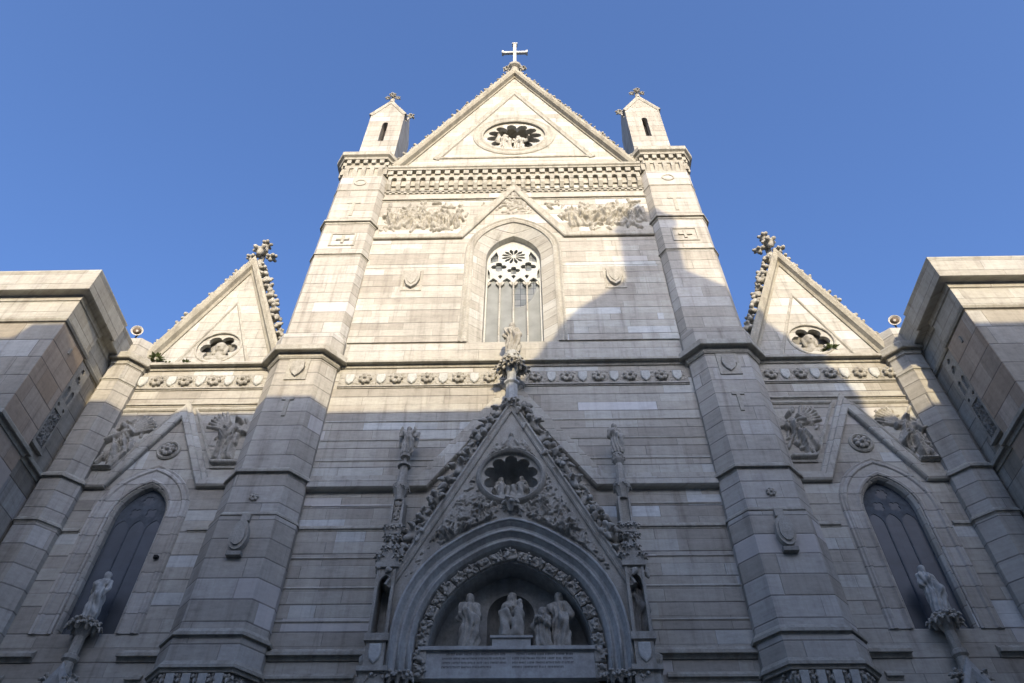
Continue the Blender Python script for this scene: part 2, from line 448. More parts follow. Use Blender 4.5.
def figure(H=1.0, seed=0, pose='stand', lean=0.0, beard=False, wings=False, veil=False, child=False, arms=None):
    """robed carved figure; feet at the origin, facing -y; unit height scaled by H"""
    rnd = random.Random(seed); p = []
    c = lambda *a: p.append(a)
    if pose == 'stand':
        c(0, 0, .03, lean * .3, 0, .5, .125, .105, 1); c(-.05, -.03, .03, -.04, -.02, .4, .085, .09, 1); c(.06, -.01, .03, .05, -.01, .4, .09, .09, 1)
        hz = .5
    elif pose == 'sit':
        c(0, .1, .02, 0, .1, .40, .17, .16, 1)
        for s in (-1, 1):
            c(s * .09, .02, .44, s * .11, -.2, .43, .095, .08, 1); c(s * .11, -.2, .42, s * .10, -.19, .05, .085, .10, 1)
        hz = .42
    else:   # kneel
        c(0, .04, .05, 0, -.02, .42, .17, .12, 1); c(0, .12, .05, 0, .05, .1, .14, .14, 1); c(.0, -.1, .05, 0, -.06, .2, .1, .1, 1)
        hz = .36
    y0 = .06 if pose == 'sit' else 0
    sh = hz + .29 if pose != 'kneel' else hz + .27
    c(lean * .3, y0, hz, lean * .8, y0, sh - .04, .105, .10, 1)
    c(lean * .8 - .085, y0, sh - .005, lean * .8 + .085, y0, sh - .005, .055, .055, 1)
    hx = lean
    c(lean * .85, y0, sh, hx, y0 - .01, sh + .09, .036, .032, 0)
    hd = sh + .145
    c(hx, y0 - .018, hd - .032, hx, y0 - .008, hd + .028, .050, .066, 0)
    c(hx, y0 - .06, hd - .005, hx, y0 - .07, hd - .02, .012, .014, 0)
    c(hx, y0 + .022, hd + .03, hx, y0 + .035, hd - .05, .062, .05, 0); c(hx - .05, y0, hd + .01, hx - .055, y0 + .01, hd - .05, .022, .02, 0); c(hx + .05, y0, hd + .01, hx + .055, y0 + .01, hd - .05, .022, .02, 0)
    if beard: c(hx, y0 - .045, hd - .055, hx, y0 - .05, hd - .1, .03, .014, 0)
    if veil:
        c(hx, y0 + .01, hd + .03, hx, y0 + .03, sh, .072, .09, 1)
    A = arms or [((.155, .0, -.19), (.05, -.14, -.12)), ((.155, -.02, -.19), (.04, -.13, -.23))]
    for s, (e, h) in zip((-1, 1), A):
        sx = lean * .8 + s * .115
        E_ = (lean * .8 + s * e[0], y0 + e[1], sh + e[2]); H_ = (lean * .8 + s * h[0], y0 + h[1], sh + h[2])
        c(sx, y0, sh, *E_, .05, .045, 1); c(*E_, *H_, .043, .03, 1); c(*H_, H_[0], H_[1] - .02, H_[2] + .02, .026, .022, 0)
    if pose == 'stand':   # mantle falling over one side
        c(lean - .13, -.05, sh - .02, .12, -.13, hz - .04, .05, .06, 1); c(.12, -.13, hz - .02, .13, -.05, .12, .055, .06, 1)
    if wings:
        for s in (-1, 1):
            c(s * .1, .1, sh, s * .24, .14, sh + .12, .05, .055, 0); c(s * .24, .14, sh + .12, s * .23, .15, hz - .1, .06, .03, 0); c(s * .18, .13, sh, s * .17, .15, hz - .05, .055, .03, 0)
    if child:
        c(.12, -.13, hz + .03, .13, -.12, hz + .17, .06, .05, 1); c(.13, -.12, hz + .24, .135, -.12, hz + .27, .045, .045, 0)
        c(.1, -.14, hz + .16, .02, -.2, hz + .14, .025, .02, 0); c(.12, -.16, hz + .02, .1, -.24, hz - .06, .04, .03, 0)
    q = [tuple(v * H for v in t[:8]) + (t[8],) for t in p]
    return sculpt('figure', q, H / 58, fold=(0.0145 * H, 11, seed * 1.7), k=0.035 * H, base_cut=0.0)

def leafball(seed, r=0.16, n=13, vox=0.015, stretch=(1, 1, 1)):
    rnd = random.Random(seed); p = [(0, 0.1 * r, -.75 * r, 0, 0, 0.1 * r, .28 * r, .45 * r, 0)]
    for i in range(n):
        a = 2 * math.pi * i * .382 + rnd.uniform(-.2, .2); e = -.55 + 1.75 * (i + .5) / n
        d = (math.cos(a) * math.cos(e) * stretch[0], math.sin(a) * math.cos(e) * stretch[1], math.sin(e) * stretch[2])
        b = rnd.uniform(.85, 1.15) * r
        m1 = tuple(d[q] * b * .8 + (.12 * r if q == 2 else 0) for q in range(3))
        tip = tuple(d[q] * b * 1.1 - (rnd.uniform(.1, .4) * r if q == 2 else 0) for q in range(3))
        p.append((d[0] * .3 * r, d[1] * .3 * r, d[2] * .3 * r, *m1, .16 * r, .24 * r, 0))
        p.append((*m1, *tip, .24 * r, .12 * r, 0))
        sd = (-math.sin(a), math.cos(a))
        for g in (-1, 1):
            p.append((*m1, m1[0] + g * sd[0] * .3 * r, m1[1] + g * sd[1] * .3 * r, m1[2] - .12 * r, .15 * r, .09 * r, 0))
    return sculpt('leaf_knob', p, vox, k=0.03 * r)

def inpoly(X, Z, poly):
    m = np.zeros(X.shape, bool); n = len(poly)
    for i in range(n):
        x1, z1 = poly[i]; x2, z2 = poly[(i + 1) % n]
        if z1 == z2: continue
        c = ((z1 > Z) != (z2 > Z)) & (X < (x2 - x1) * (Z - z1) / (z2 - z1) + x1)
        m ^= c
    return m
def relief_mesh(poly, y0, prims, cell=0.03, depth=1.0, seed=0, rough=0.012, plane='xz', hole=None):
    P = np.array(poly); lo = P.min(0) - cell; hi = P.max(0) + cell
    nx, nz = np.ceil((hi - lo) / cell).astype(int) + 1
    X, Z = np.meshgrid(lo[0] + cell * np.arange(nx), lo[1] + cell * np.arange(nz), indexing='ij')
    H = np.zeros(X.shape)
    for (ax, az, bx, bz, ra, rb, amp, fr) in prims:
        dx, dz = bx - ax, bz - az; L2 = dx * dx + dz * dz or 1e-9
        t = np.clip(((X - ax) * dx + (Z - az) * dz) / L2, 0, 1)
        ex, ez = X - ax - t * dx, Z - az - t * dz
        r = ra + (rb - ra) * t
        d2 = (ex * ex + ez * ez) / (r * r)
        h = amp * np.sqrt(np.clip(1 - d2, 0, None))
        if fr < 0:
            H += np.where(H > .012, h, 0); continue
        if fr:
            L = math.sqrt(L2); s = (ex * -dz + ez * dx) / L
            h = h * (0.80 + 0.24 * np.sin(s / r * fr + t * 1.5 + ax * 9))
        H = np.maximum(H, h)
    rng = np.random.RandomState(seed)
    ph = rng.uniform(0, 6, 6)
    H += np.where(H > .01, rough * (np.sin(X * 31 + ph[0] + 2 * np.sin(Z * 17 + ph[1])) * np.sin(Z * 29 + ph[2] + 2 * np.sin(X * 13 + ph[3]))), 0)
    H *= depth
    ins = inpoly(X, Z, poly)
    if hole is not None: ins &= ~inpoly(X, Z, hole)
    H = np.where(ins, H, 0) - 0.012
    idx = np.arange(nx * nz).reshape(nx, nz)
    Q = np.stack([idx[:-1, :-1], idx[1:, :-1], idx[1:, 1:], idx[:-1, 1:]], -1).reshape(-1, 4)
    hv = H.ravel(); Q = Q[(hv[Q] > -0.0119).any(1)]
    used = np.unique(Q); rem = -np.ones(nx * nz, int); rem[used] = np.arange(len(used))
    V = np.stack([X.ravel(), y0 - hv, Z.ravel()], 1)[used]
    if plane != 'xz': V = plane(V)
    me = bpy.data.meshes.new('relief'); me.from_pydata(V.tolist(), [], rem[Q].tolist())
    me.polygons.foreach_set('use_smooth', [True] * len(me.polygons))
    return me
def stamp_figure(x, z, s, rnd, ang=0.0, wings=False, amp=0.16):
    """a carved figure in low relief: list of relief prims; (x,z) is the hip"""
    o = []; ca, sa = math.cos(ang), math.sin(ang)
    T = lambda u, v: (x + s * (u * ca - v * sa), z + s * (u * sa + v * ca))
    def c(u1, v1, u2, v2, r1, r2, a=1.0, fr=0): o.append((*T(u1, v1), *T(u2, v2), r1 * s, r2 * s, amp * a, fr))
    j = lambda k: rnd.uniform(-k, k)
    c(0, 0, .0, .28, .13, .13, 1, 3); c(j(.03), .45, j(.03), .47, .075, .07, 1.15)
    c(-.1 + j(.1), -.45, -.05, 0, .11, .12, .95, 5); c(.14 + j(.1), -.42, .06, 0, .12, .12, 1.0, 6)
    for sgn in (-1, 1):
        e = (sgn * (.22 + j(.06)), .15 + j(.14)); h = (e[0] + j(.2), e[1] + j(.22))
        c(sgn * .11, .28, *e, .06, .05, 1.05, 2); c(*e, *h, .05, .04, 1.1)
    for k in range(16):     # crisp drapery folds
        u0, v0 = j(.12), rnd.uniform(-.1, .25); u1, v1 = u0 * 1.3 + j(.1), v0 - rnd.uniform(.15, .4)
        o.append((*T(u0, v0), *T(u1, v1), .02 * s, .028 * s, amp * rnd.choice((.35, .28, -.4)), -1))
    for k in range(5):
        u0, v0 = j(.07), .46 + j(.06)
        o.append((*T(u0, v0), *T(u0 + j(.04), v0 + j(.05)), .02 * s, .016 * s, amp * rnd.choice((.3, -.35)), -1))
    if wings:
        for sgn in (-1, 1):
            for q in range(7):
                a = .3 + q * .2
                c(sgn * .1, .22, sgn * (.1 + .5 * math.cos(a - .5)), .2 + .5 * math.sin(a - .25), .045, .03, .55, 0)
        for sgn in ():
            for q in range(4):
                a = .5 + q * .33
                c(sgn * .1, .22, sgn * (.1 + .5 * math.cos(a - .5)), .22 + .45 * math.sin(a - .2), .07, .035, .7, 0)
    return o

# ================================================================== SETTING
g = MB().box(-400, 400, -400, 400, -0.3, 0.0).build('ground', m_walk); tag(g, kind='structure')
g = MB().box(-120, 120, -23.0, -19.5, 0.004, 0.008).build('road', m_asph); tag(g, kind='structure')

# ================================================================== CATHEDRAL
church = empty('cathedral')
tag(church, 'tall pale marble cathedral front with pointed gables, two buttress towers and a carved portal', 'cathedral')
def part(mb, name, mat, parent=None, smooth=False): return mb.build(name, mat, parent or church, smooth)

# ---- central wall
WIN = dict(a=1.13, zs=28.25, R=1.77)
def win_out(off, zb, n=10):
    A = arch(0, WIN['a'] + off, WIN['zs'], WIN['R'] + off, n)
    return [(A[0][0], zb)] + A + [(A[-1][0], zb)]
recess = earch(2.42, 2.75, 10.7)
recess = [(recess[0][0], 9.98)] + recess + [(recess[-1][0], 9.98)]
door_hole = [(-1.5, 0.9), (-1.5, 7.6), (1.5, 7.6), (1.5, 0.9)]
wall = MB().plate([(-6.3, 0), (6.3, 0), (6.3, 36.2), (-6.3, 36.2)], [win_out(0.53, 22.42), recess, door_hole], 0, 0.95)
centre = part(wall, 'central_wall', m_wall)
# slightly proud courses beside the great window
for s in (-1, 1):
    mb = MB()
    q = [(s * 1.95, 22.45), (s * 6.0, 22.45), (s * 6.0, 27.05), (s * 1.95, 27.05)]
    mb.plate(q, [], -0.06, 0.002)
    part(mb, 'raised_ashlar_panel', m_wall, centre); mb = MB()
    A = [p for p in arch(0, 1.98, WIN['zs'], WIN['R'] + .85, 10)]
    half = [p for p in A if (p[0] * s) >= 0.9]
    half = sorted(half, key=lambda p: p[1])
    q = [(s * 6.0, 27.12), (s * 1.99, 27.12)] + half + [(s * 2.35, 29.4), (s * 6.0, 29.4)]
    q = [(s * 6.0, 27.12), (s * 1.99, 27.12)] + [p for p in half if p[1] < 29.0] + [(half[-1][0] if half[-1][1] < 29 else s * 1.86, 29.12), (s * 6.0, 29.12)]
    mb.plate(q, [], -0.03, 0.002)
    part(mb, 'raised_ashlar_panel', m_wall, centre)
# plain band below the window sill
part(MB().box(-6.0, 6.0, -0.035, 0.002, 21.48, 22.36), 'sill_band', m_pale, centre)
# string course with frieze
S = 6.05
part(MB().sweep([(-S, 0), (S, 0)], lip(21.22, 0.24, 0.26), 'xy'), 'string_course', m_trim, centre)
for s in (-1, 1):
    for a, z, p, h in ((3.3, 14.45, .06, .14), (3.45, 10.72, .16, .22)):
        q = sorted((s * a, s * S)); part(MB().sweep([(q[0], 0), (q[1], 0)], lip(z, p, h), 'xy'), 'string_course', m_trim, centre)

for z in (18.58, 17.78, 16.95):
    part(MB().sweep([(-S, 0), (S, 0)], lip(z, .028, .06), 'xy'), 'ashlar_course', m_pale, centre)
for z in (15.25, 13.5, 12.6, 11.65):
    for s in (-1, 1):
        q = sorted((s * 3.0, s * S)); part(MB().sweep([(q[0], 0), (q[1], 0)], lip(z, .028, .06), 'xy'), 'ashlar_course', m_pale, centre)

SHIELD = [(-.15, .23), (.15, .23), (.16, .0), (.12, -.14), (0, -.25), (-.12, -.14), (-.16, .0)]
def shield_mesh(sx=1.0, t=0.06):
    mb = MB(); front = [(x * sx * .82, z * .85) for x, z in SHIELD]; n = len(SHIELD)
    vs = [(x * sx, 0.01, z) for x, z in SHIELD] + [(x * sx, -t * .6, z) for x, z in SHIELD] + [(x, -t, z) for x, z in front]
    fs = [(i, (i + 1) % n, (i + 1) % n + n, i + n) for i in range(n)] + [(i + n, (i + 1) % n + n, (i + 1) % n + 2 * n, i + 2 * n) for i in range(n)] + [tuple(range(2 * n, 3 * n))]
    return mb.add(vs, fs).mesh('shield')
shield_me = shield_mesh(); shield_me.materials.append(m_shield)
ros = []
for i in range(7):
    a = 2 * math.pi * i / 7
    ros.append((.05 * math.cos(a), 0, .05 * math.sin(a), .17 * math.cos(a), -.05, .17 * math.sin(a), .06, .075, 0))
ros.append((0, -.05, 0, 0, -.13, 0, .08, .06, 0))
ros_me = sculpt('rosette', ros, 0.022, k=0.015); ros_me.materials.append(m_carve)
def frieze(x0, x1, z, y, parent, pitch, first='shield', zh=0.31):
    fr = MB().box(x0, x1, y, y + .03, z - zh, z + zh)
    fr.sweep([(x0, y), (x1, y)], lip(z - zh - 0.06, 0.06, 0.11), 'xy')
    fo = part(fr, 'frieze', m_carve, parent)
    # scrollwork between the emblems
    rnd = random.Random(int(x0 * 10) + 50); pr = []
    n = int((x1 - x0) / 0.13)
    for i in range(n * 3):
        u = x0 + rnd.random() * (x1 - x0); w = z + rnd.uniform(-.24, .24); a = rnd.uniform(0, 6.3)
        pr.append((u, w, u + .1 * math.cos(a), w + .1 * math.sin(a), .035, .03, .045, 0))
    part_o = link('scrollwork', relief_mesh([(x0 + .03, z - zh + .03), (x1 - .03, z - zh + .03), (x1 - .03, z + zh - .03), (x0 + .03, z + zh - .03)], y, pr, 0.028, 1, 3, 0.004), m_carve, fo)
    k = 0; x = x0 + pitch * .35
    while x < x1 - .2:
        me = shield_me if (k % 2 == 0) == (first == 'shield') else ros_me
        o = link('shield' if me is shield_me else 'rosette', me, None, fo)
        o.location = (x, y - .015, z); k += 1; x += pitch / 2
    return fo
frieze(-5.95, -0.40, 20.55, -0.02, church, 1.07)
frieze(0.42, 5.97, 20.55, -0.02, church, 1.07, 'rosette')

# ---- blind gables drawn on the wall by raised bands
def band(path, w, y, mat, parent, name='raised_band', t=0.10):
    prof = [(-w, .002), (-w, -t), (-w + .04, -t * 1.35), (-w * .45, -t * 1.3), (-w * .38, -t * .75), (-.03, -t * .75), (0, -t * .4), (0, .002)]
    return part(MB().sweep(path, [(a, b + y) for a, b in prof], 'xz'), name, mat, parent)
band([(-6.0, 29.62), (-2.42, 29.62), (0, 33.95), (2.42, 29.62), (6.0, 29.62)], 0.42, -0.0, m_trim, centre)
band([(-6.05, 16.32), (-2.78, 16.32), (-0.02, 20.42)], 0.55, 0.0, m_pale, centre, t=.17)
band([(0.02, 20.42), (2.78, 16.32), (6.05, 16.32)], 0.55, 0.0, m_pale, centre, t=.17)
# ---- great window: splay, archivolt, tracery, glass
lo = [(x, 0.0, z) for x, z in win_out(0.53, 22.42)]; mi = [(x, 0.35, z) for x, z in win_out(0.02, 22.42)]; de = [(x, 0.62, z) for x, z in win_out(0.0, 22.42)]; fi = [(x, 0.9, z) for x, z in win_out(-.02, 22.42)]
gw = part(MB().loft([lo, mi, de, fi]).box(-1.66, 1.66, 0.005, 0.9, 22.2, 22.46), 'window', m_pale)
aw = win_out(0.53, 22.44)
part(MB().sweep(aw, [(0.0, .002), (0.0, -.05), (.1, -.09), (.2, -.05), (.27, -.10), (.33, -.07), (.36, .002)], 'xz'), 'archivolt', m_trim, gw)
holes = []
for cx in (-.825, -.275, .275, .825):
    A = arch(cx, .238, 26.72, .60, 7)
    L = [(cx - .238, 22.5)] + [(x, z) for x, z in A] + [(cx + .238, 22.5)]
    # cusps
    L2 = []
    for (x, z) in L:
        L2.append((x, z))
    holes.append(L2)
for cx in (-.62, .62): holes.append(foil(cx, 27.98, .33, 4, .45, 6, 0))
for i in range(12):
    a = 2 * math.pi * i / 12 + .26
    c0, s0 = math.cos(a), math.sin(a)
    pts = []
    for u, w in ((.11, .014), (.26, .048), (.38, .078), (.48, .055), (.53, 0), (.48, -.055), (.38, -.078), (.26, -.048), (.11, -.014)):
        pts.append((u * c0 - w * s0, 28.74 + u * s0 + w * c0))
    holes.append(pts)
for s in (-1, 1): holes.append([(s * .66, 28.40), (s * .98, 28.28), (s * .98, 28.62), (s * .74, 29.1), (s * .66, 28.85)])
holes.append(foil(0, 27.72, .27, 4, .45, 6, 0))
for x in (-.55, 0, .55): holes.append([(x, 27.12), (x + .10, 27.34), (x, 27.42), (x - .10, 27.34)])
for s in (-1, 1): holes.append([(s * .98, 27.15), (s * 1.08, 27.2), (s * 1.08, 27.85), (s * .99, 27.6)])
to = win_out(-.005, 22.46)
part(MB().plate(to, holes, 0.62, 0.74), 'tracery', m_shield, gw)
mb = MB()
for x in (-.55, 0, .55):
    mb.lathe([(.035, 22.48), (.035, 26.62), (.065, 26.7), (.07, 26.8), (.035, 26.86)], x, .61, 8)
for cx in (-.825, -.275, .275, .825):     # trefoil cusps in the lights
    for s in (-1, 1):
        mb.plate([(cx + s * .236, 26.66), (cx + s * .10, 26.86), (cx + s * .09, 26.92), (cx + s * .18, 26.98), (cx + s * .2, 26.9)], [], .63, .73)
part(mb, 'mullion', m_pale, gw)
part(MB().box(-1.2, 1.2, .765, .78, 22.4, 30.0), 'glazing', m_lead, gw)
sh = [(-1.12, 22.47), (1.12, 22.47), (1.12, 27.3), (1.04, 26.9), (.93, 26.4), (.75, 25.85), (.6, 25.6), (.42, 25.42), (.05, 25.3), (.03, 26.9), (-.06, 27.2), (-1.12, 27.6)]
mb = MB().plate(sh, [], .746, .752)
part(mb, 'protective_sheet', m_sheet, gw)
part(MB().sweep([(.04, 25.31), (.42, 25.43), (.6, 25.61), (.75, 25.86), (.93, 26.41), (1.04, 26.91), (1.11, 27.3)], [(-.05, .75), (-.02, .741), (.02, .741), (.05, .75)], 'xz'), 'torn_edge', m_sheet, gw)
# a stone shield in a frame either side
for s in (-1, 1):
    x = s * 4.02
    fr = MB().plate([(x - .42, 25.5), (x + .42, 25.5), (x + .42, 26.85), (x - .42, 26.85)], [[(x - .33, 25.6), (x + .33, 25.6), (x + .33, 26.75), (x - .33, 26.75)]], -.085, -.055)
    fo = part(fr, 'shield_frame', m_trim, centre)
    mb = MB().plate([(x - .3, 26.62), (x + .3, 26.62), (x + .31, 26.2), (x + .2, 25.82), (x, 25.64), (x - .2, 25.82), (x - .31, 26.2)], [], -.19, -.055)
    mb.plate([(x - .22, 26.5), (x + .22, 26.5), (x + .22, 26.2), (x + .14, 25.95), (x, 25.8), (x - .14, 25.95), (x - .22, 26.2)], [], -.22, -.19)
    part(mb, 'shield', m_carve, fo)
# ---- relief panels of the upper frieze
rnd = random.Random(3)
for s in (-1, 1):
    poly = [(s * 5.85, 29.75), (s * 2.62, 29.75), (s * 1.22, 32.3), (s * 5.85, 32.3)]
    pr = []
    for i in range(9):
        x = s * (2.6 + i * .36); z = 30.75 + rnd.uniform(-.15, .25)
        pr += stamp_figure(x, z, rnd.uniform(1.1, 1.4), rnd, rnd.uniform(-.8, .8), rnd.random() < .4, .2)
    for i in range(120):
        x = s * rnd.uniform(1.4, 5.8); z = rnd.uniform(29.85, 32.2); a = rnd.uniform(0, 6.3); L = rnd.uniform(.08, .35)
        pr.append((x, z, x + L * math.cos(a), z + L * math.sin(a), rnd.uniform(.04, .1), rnd.uniform(.03, .08), rnd.uniform(.06, .16), 0))
    link('relief_panel', relief_mesh(poly, 0.0, pr, 0.035, 1.0, 5), m_carve, centre)
pr = []
for i in range(60):
    z = rnd.uniform(31.1, 33.0); x = rnd.uniform(-1, 1) * (33.2 - z) * .5; a = rnd.uniform(0, 6.3)
    pr.append((x, z, x + .2 * math.cos(a), z + .2 * math.sin(a), .08, .05, rnd.uniform(.05, .12), 0))
link('relief_panel', relief_mesh([(-.98, 31.2), (.98, 31.2), (0, 33.1)], 0.0, pr, 0.03, 1, 6), m_carve, centre)
# ---- corbel table below the gable
for z, p, h in ((32.45, .10, .18), (33.2, .09, .13)):
    part(MB().sweep([(-S, 0), (S, 0)], lip(z, p, h), 'xy'), 'string_course', m_trim, centre)
mb = MB().box(-5.97, 5.97, -.02, .002, 33.07, 33.175)
for i in range(44):
    x = -5.9 + i * 11.8 / 43
    mb.box(x - .075, x + .075, -.075, .002, 33.08, 33.17)
part(mb, 'small_dentils', m_trim, centre)
N = 26; pitch = 11.8 / N; mb = MB()
for i in range(N + 1):
    x = -5.9 + i * pitch
    mb.box(x - .125, x + .125, -.33, -.162, 34.40, 34.72)                       # upper dentils
    mb.add([(x - .1, .002, 33.42), (x + .1, .002, 33.42), (x - .1, -.06, 33.42), (x + .1, -.06, 33.42), (x - .1, -.23, 33.66), (x + .1, -.23, 33.66), (x - .1, -.23, 33.93), (x + .1, -.23, 33.93), (x - .1, .002, 33.93), (x + .1, .002, 33.93)],
           [(0, 1, 3, 2), (2, 3, 5, 4), (4, 5, 7, 6), (6, 7, 9, 8), (8, 9, 1, 0), (0, 2, 4, 6, 8), (1, 9, 7, 5, 3)])
mb.box(-5.97, 5.97, -.16, .002, 34.38, 34.74).box(-5.97, 5.97, -.09, .002, 33.7, 34.37)
hl = []
for i in range(N):
    x = -5.9 + (i + .5) * pitch; r = .125
    hl.append([(x - r, 33.95)] + [(x - r * math.cos(t), 34.08 + r * math.sin(t)) for t in np.linspace(0, math.pi, 7)] + [(x + r, 33.95)])
bot = [(-5.97, 33.935)]
for h in hl: bot += [(h[0][0], 33.935)] + h[1:-1] + [(h[-1][0], 33.935)]
bot += [(5.97, 33.935)]
mb.plate(bot + [(5.97, 34.37), (-5.97, 34.37)], [], -.25, -.092)
part(mb, 'corbel_table', m_trim, centre)
part(MB().sweep([(-S, 0), (S, 0)], [(-.03, 34.75), (.36, 34.75), (.39, 34.84), (.45, 34.88), (.46, 35.02), (.38, 35.1), (.15, 35.42), (-.03, 35.45)], 'xy'), 'cornice', m_trim, centre)

# ---- great gable
apex = 46.75
gp = [(-5.6, 35.3), (5.6, 35.3), (0, apex)]
star = foil(0, 39.0, 1.44, 12, .30, 8, .13)
gable = part(MB().plate(gp, [circ(0, 39.0, 1.62, 48)], 0.02, 1.3), 'gable', m_pale)
part(MB().plate(circ(0, 39.0, 1.66, 48), [star], 0.10, 0.34), 'cusped_ring', m_pale, gable)
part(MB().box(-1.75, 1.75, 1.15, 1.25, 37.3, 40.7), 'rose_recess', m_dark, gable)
part(MB().sweep(list(reversed(circ(0, 39.0, 1.62, 48))), [(0, .1), (0, -.03), (.1, -.07), (.2, -.02), (.32, -.02), (.42, -.06), (.52, -.03), (.56, .03)], 'xz', True), 'rose_moulding', m_trim, gable)
# coping with crockets
slope = math.atan2(apex + 1.0 - 35.9, 6.05)
part(MB().sweep([(-5.75, 35.2), (0, apex + .2), (5.75, 35.2)], [(-.16, .03), (-.16, -.05), (-.1, -.08), (-.06, -.28), (.06, -.36), (.2, -.36), (.24, -.2), (.24, 1.4), (-.1, 1.4), (-.16, 1.25)], 'xz'), 'coping', m_cope, gable)
inner = [(-3.75, 37.05), (3.75, 37.05), (0, 45.0)]
part(MB().sweep([(-4.05, 36.5), (0, 44.9), (4.05, 36.5)], [(0, .03), (0, -.03), (-.08, -.06), (-.2, -.02), (-.3, -.05), (-.34, .03)], 'xz').sweep([(-4.05, 36.5), (4.05, 36.5)], [(0, .03), (0, -.03), (.08, -.06), (.2, .03)], 'xz'), 'inner_moulding', m_trim, gable)
crk = [leafball(s, .17, 11, .017) for s in (1, 2, 3, 4)]
for m_ in crk: m_.materials.append(m_carve)
bud = [leafball(s + 20, .30, 9, .036, (1, .8, .8)) for s in (1, 2, 3)]
for m_ in bud: m_.materials.append(m_carve)
def knob(seed, r_, vox):
    rr = random.Random(seed); p = [(0, 0, -.5 * r_, 0, 0, .15 * r_, .4 * r_, .55 * r_, 0)]
    for i in range(6):
        a = i * 1.05 + rr.uniform(-.25, .25); e = rr.uniform(-.25, .6)
        d = (math.cos(a) * math.cos(e), math.sin(a) * math.cos(e), math.sin(e))
        p.append((d[0] * .4 * r_, d[1] * .4 * r_, d[2] * .4 * r_, d[0] * .85 * r_, d[1] * .85 * r_, d[2] * .85 * r_ - .1 * r_, .3 * r_, rr.uniform(.22, .34) * r_, 0))
    m_ = sculpt('crocket', p, vox, k=.05 * r_); m_.materials.append(m_carve); return m_
kn = [knob(i, .24, .03) for i in range(5)]
nb = 24
for s in (-1, 1):
    for i in range(nb):
        f = (i + .6) / nb
        x, z = s * 5.75 * (1 - f), 35.2 + (apex + .2 - 35.2) * f
        o = link('crocket', kn[random.randrange(5)], None, gable)
        o.location = (x + s * .25, -.14, z + .12); o.rotation_euler = (0, s * .9, i * 1.3); sc_ = random.uniform(.9, 1.1); o.scale = (sc_,) * 3
# cross on the apex
cross = part(MB().lathe([(.34, 46.9), (.36, 47.5), (.24, 47.9), (.26, 48.6), (.46, 48.7), (.48, 48.9), (.3, 49.1), (.2, 49.5)], 0, .3, 10), 'cross', m_carve, gable)
part(MB().box(-.10, .10, .2, .4, 49.45, 52.9).box(-.17, .17, .17, .43, 52.902, 53.06).box(-.72, -.102, .22, .38, 51.40, 51.66).box(.102, .72, .22, .38, 51.40, 51.66).box(-.84, -.722, .18, .42, 51.34, 51.72).box(.722, .84, .18, .42, 51.34, 51.72), 'cross_arms', m_shield, cross)
for s in (-1, 1):
    o = link('crocket', bud[0], None, cross); o.location = (s * .52, .1, 48.35); o.scale = (.75, .75, .75)

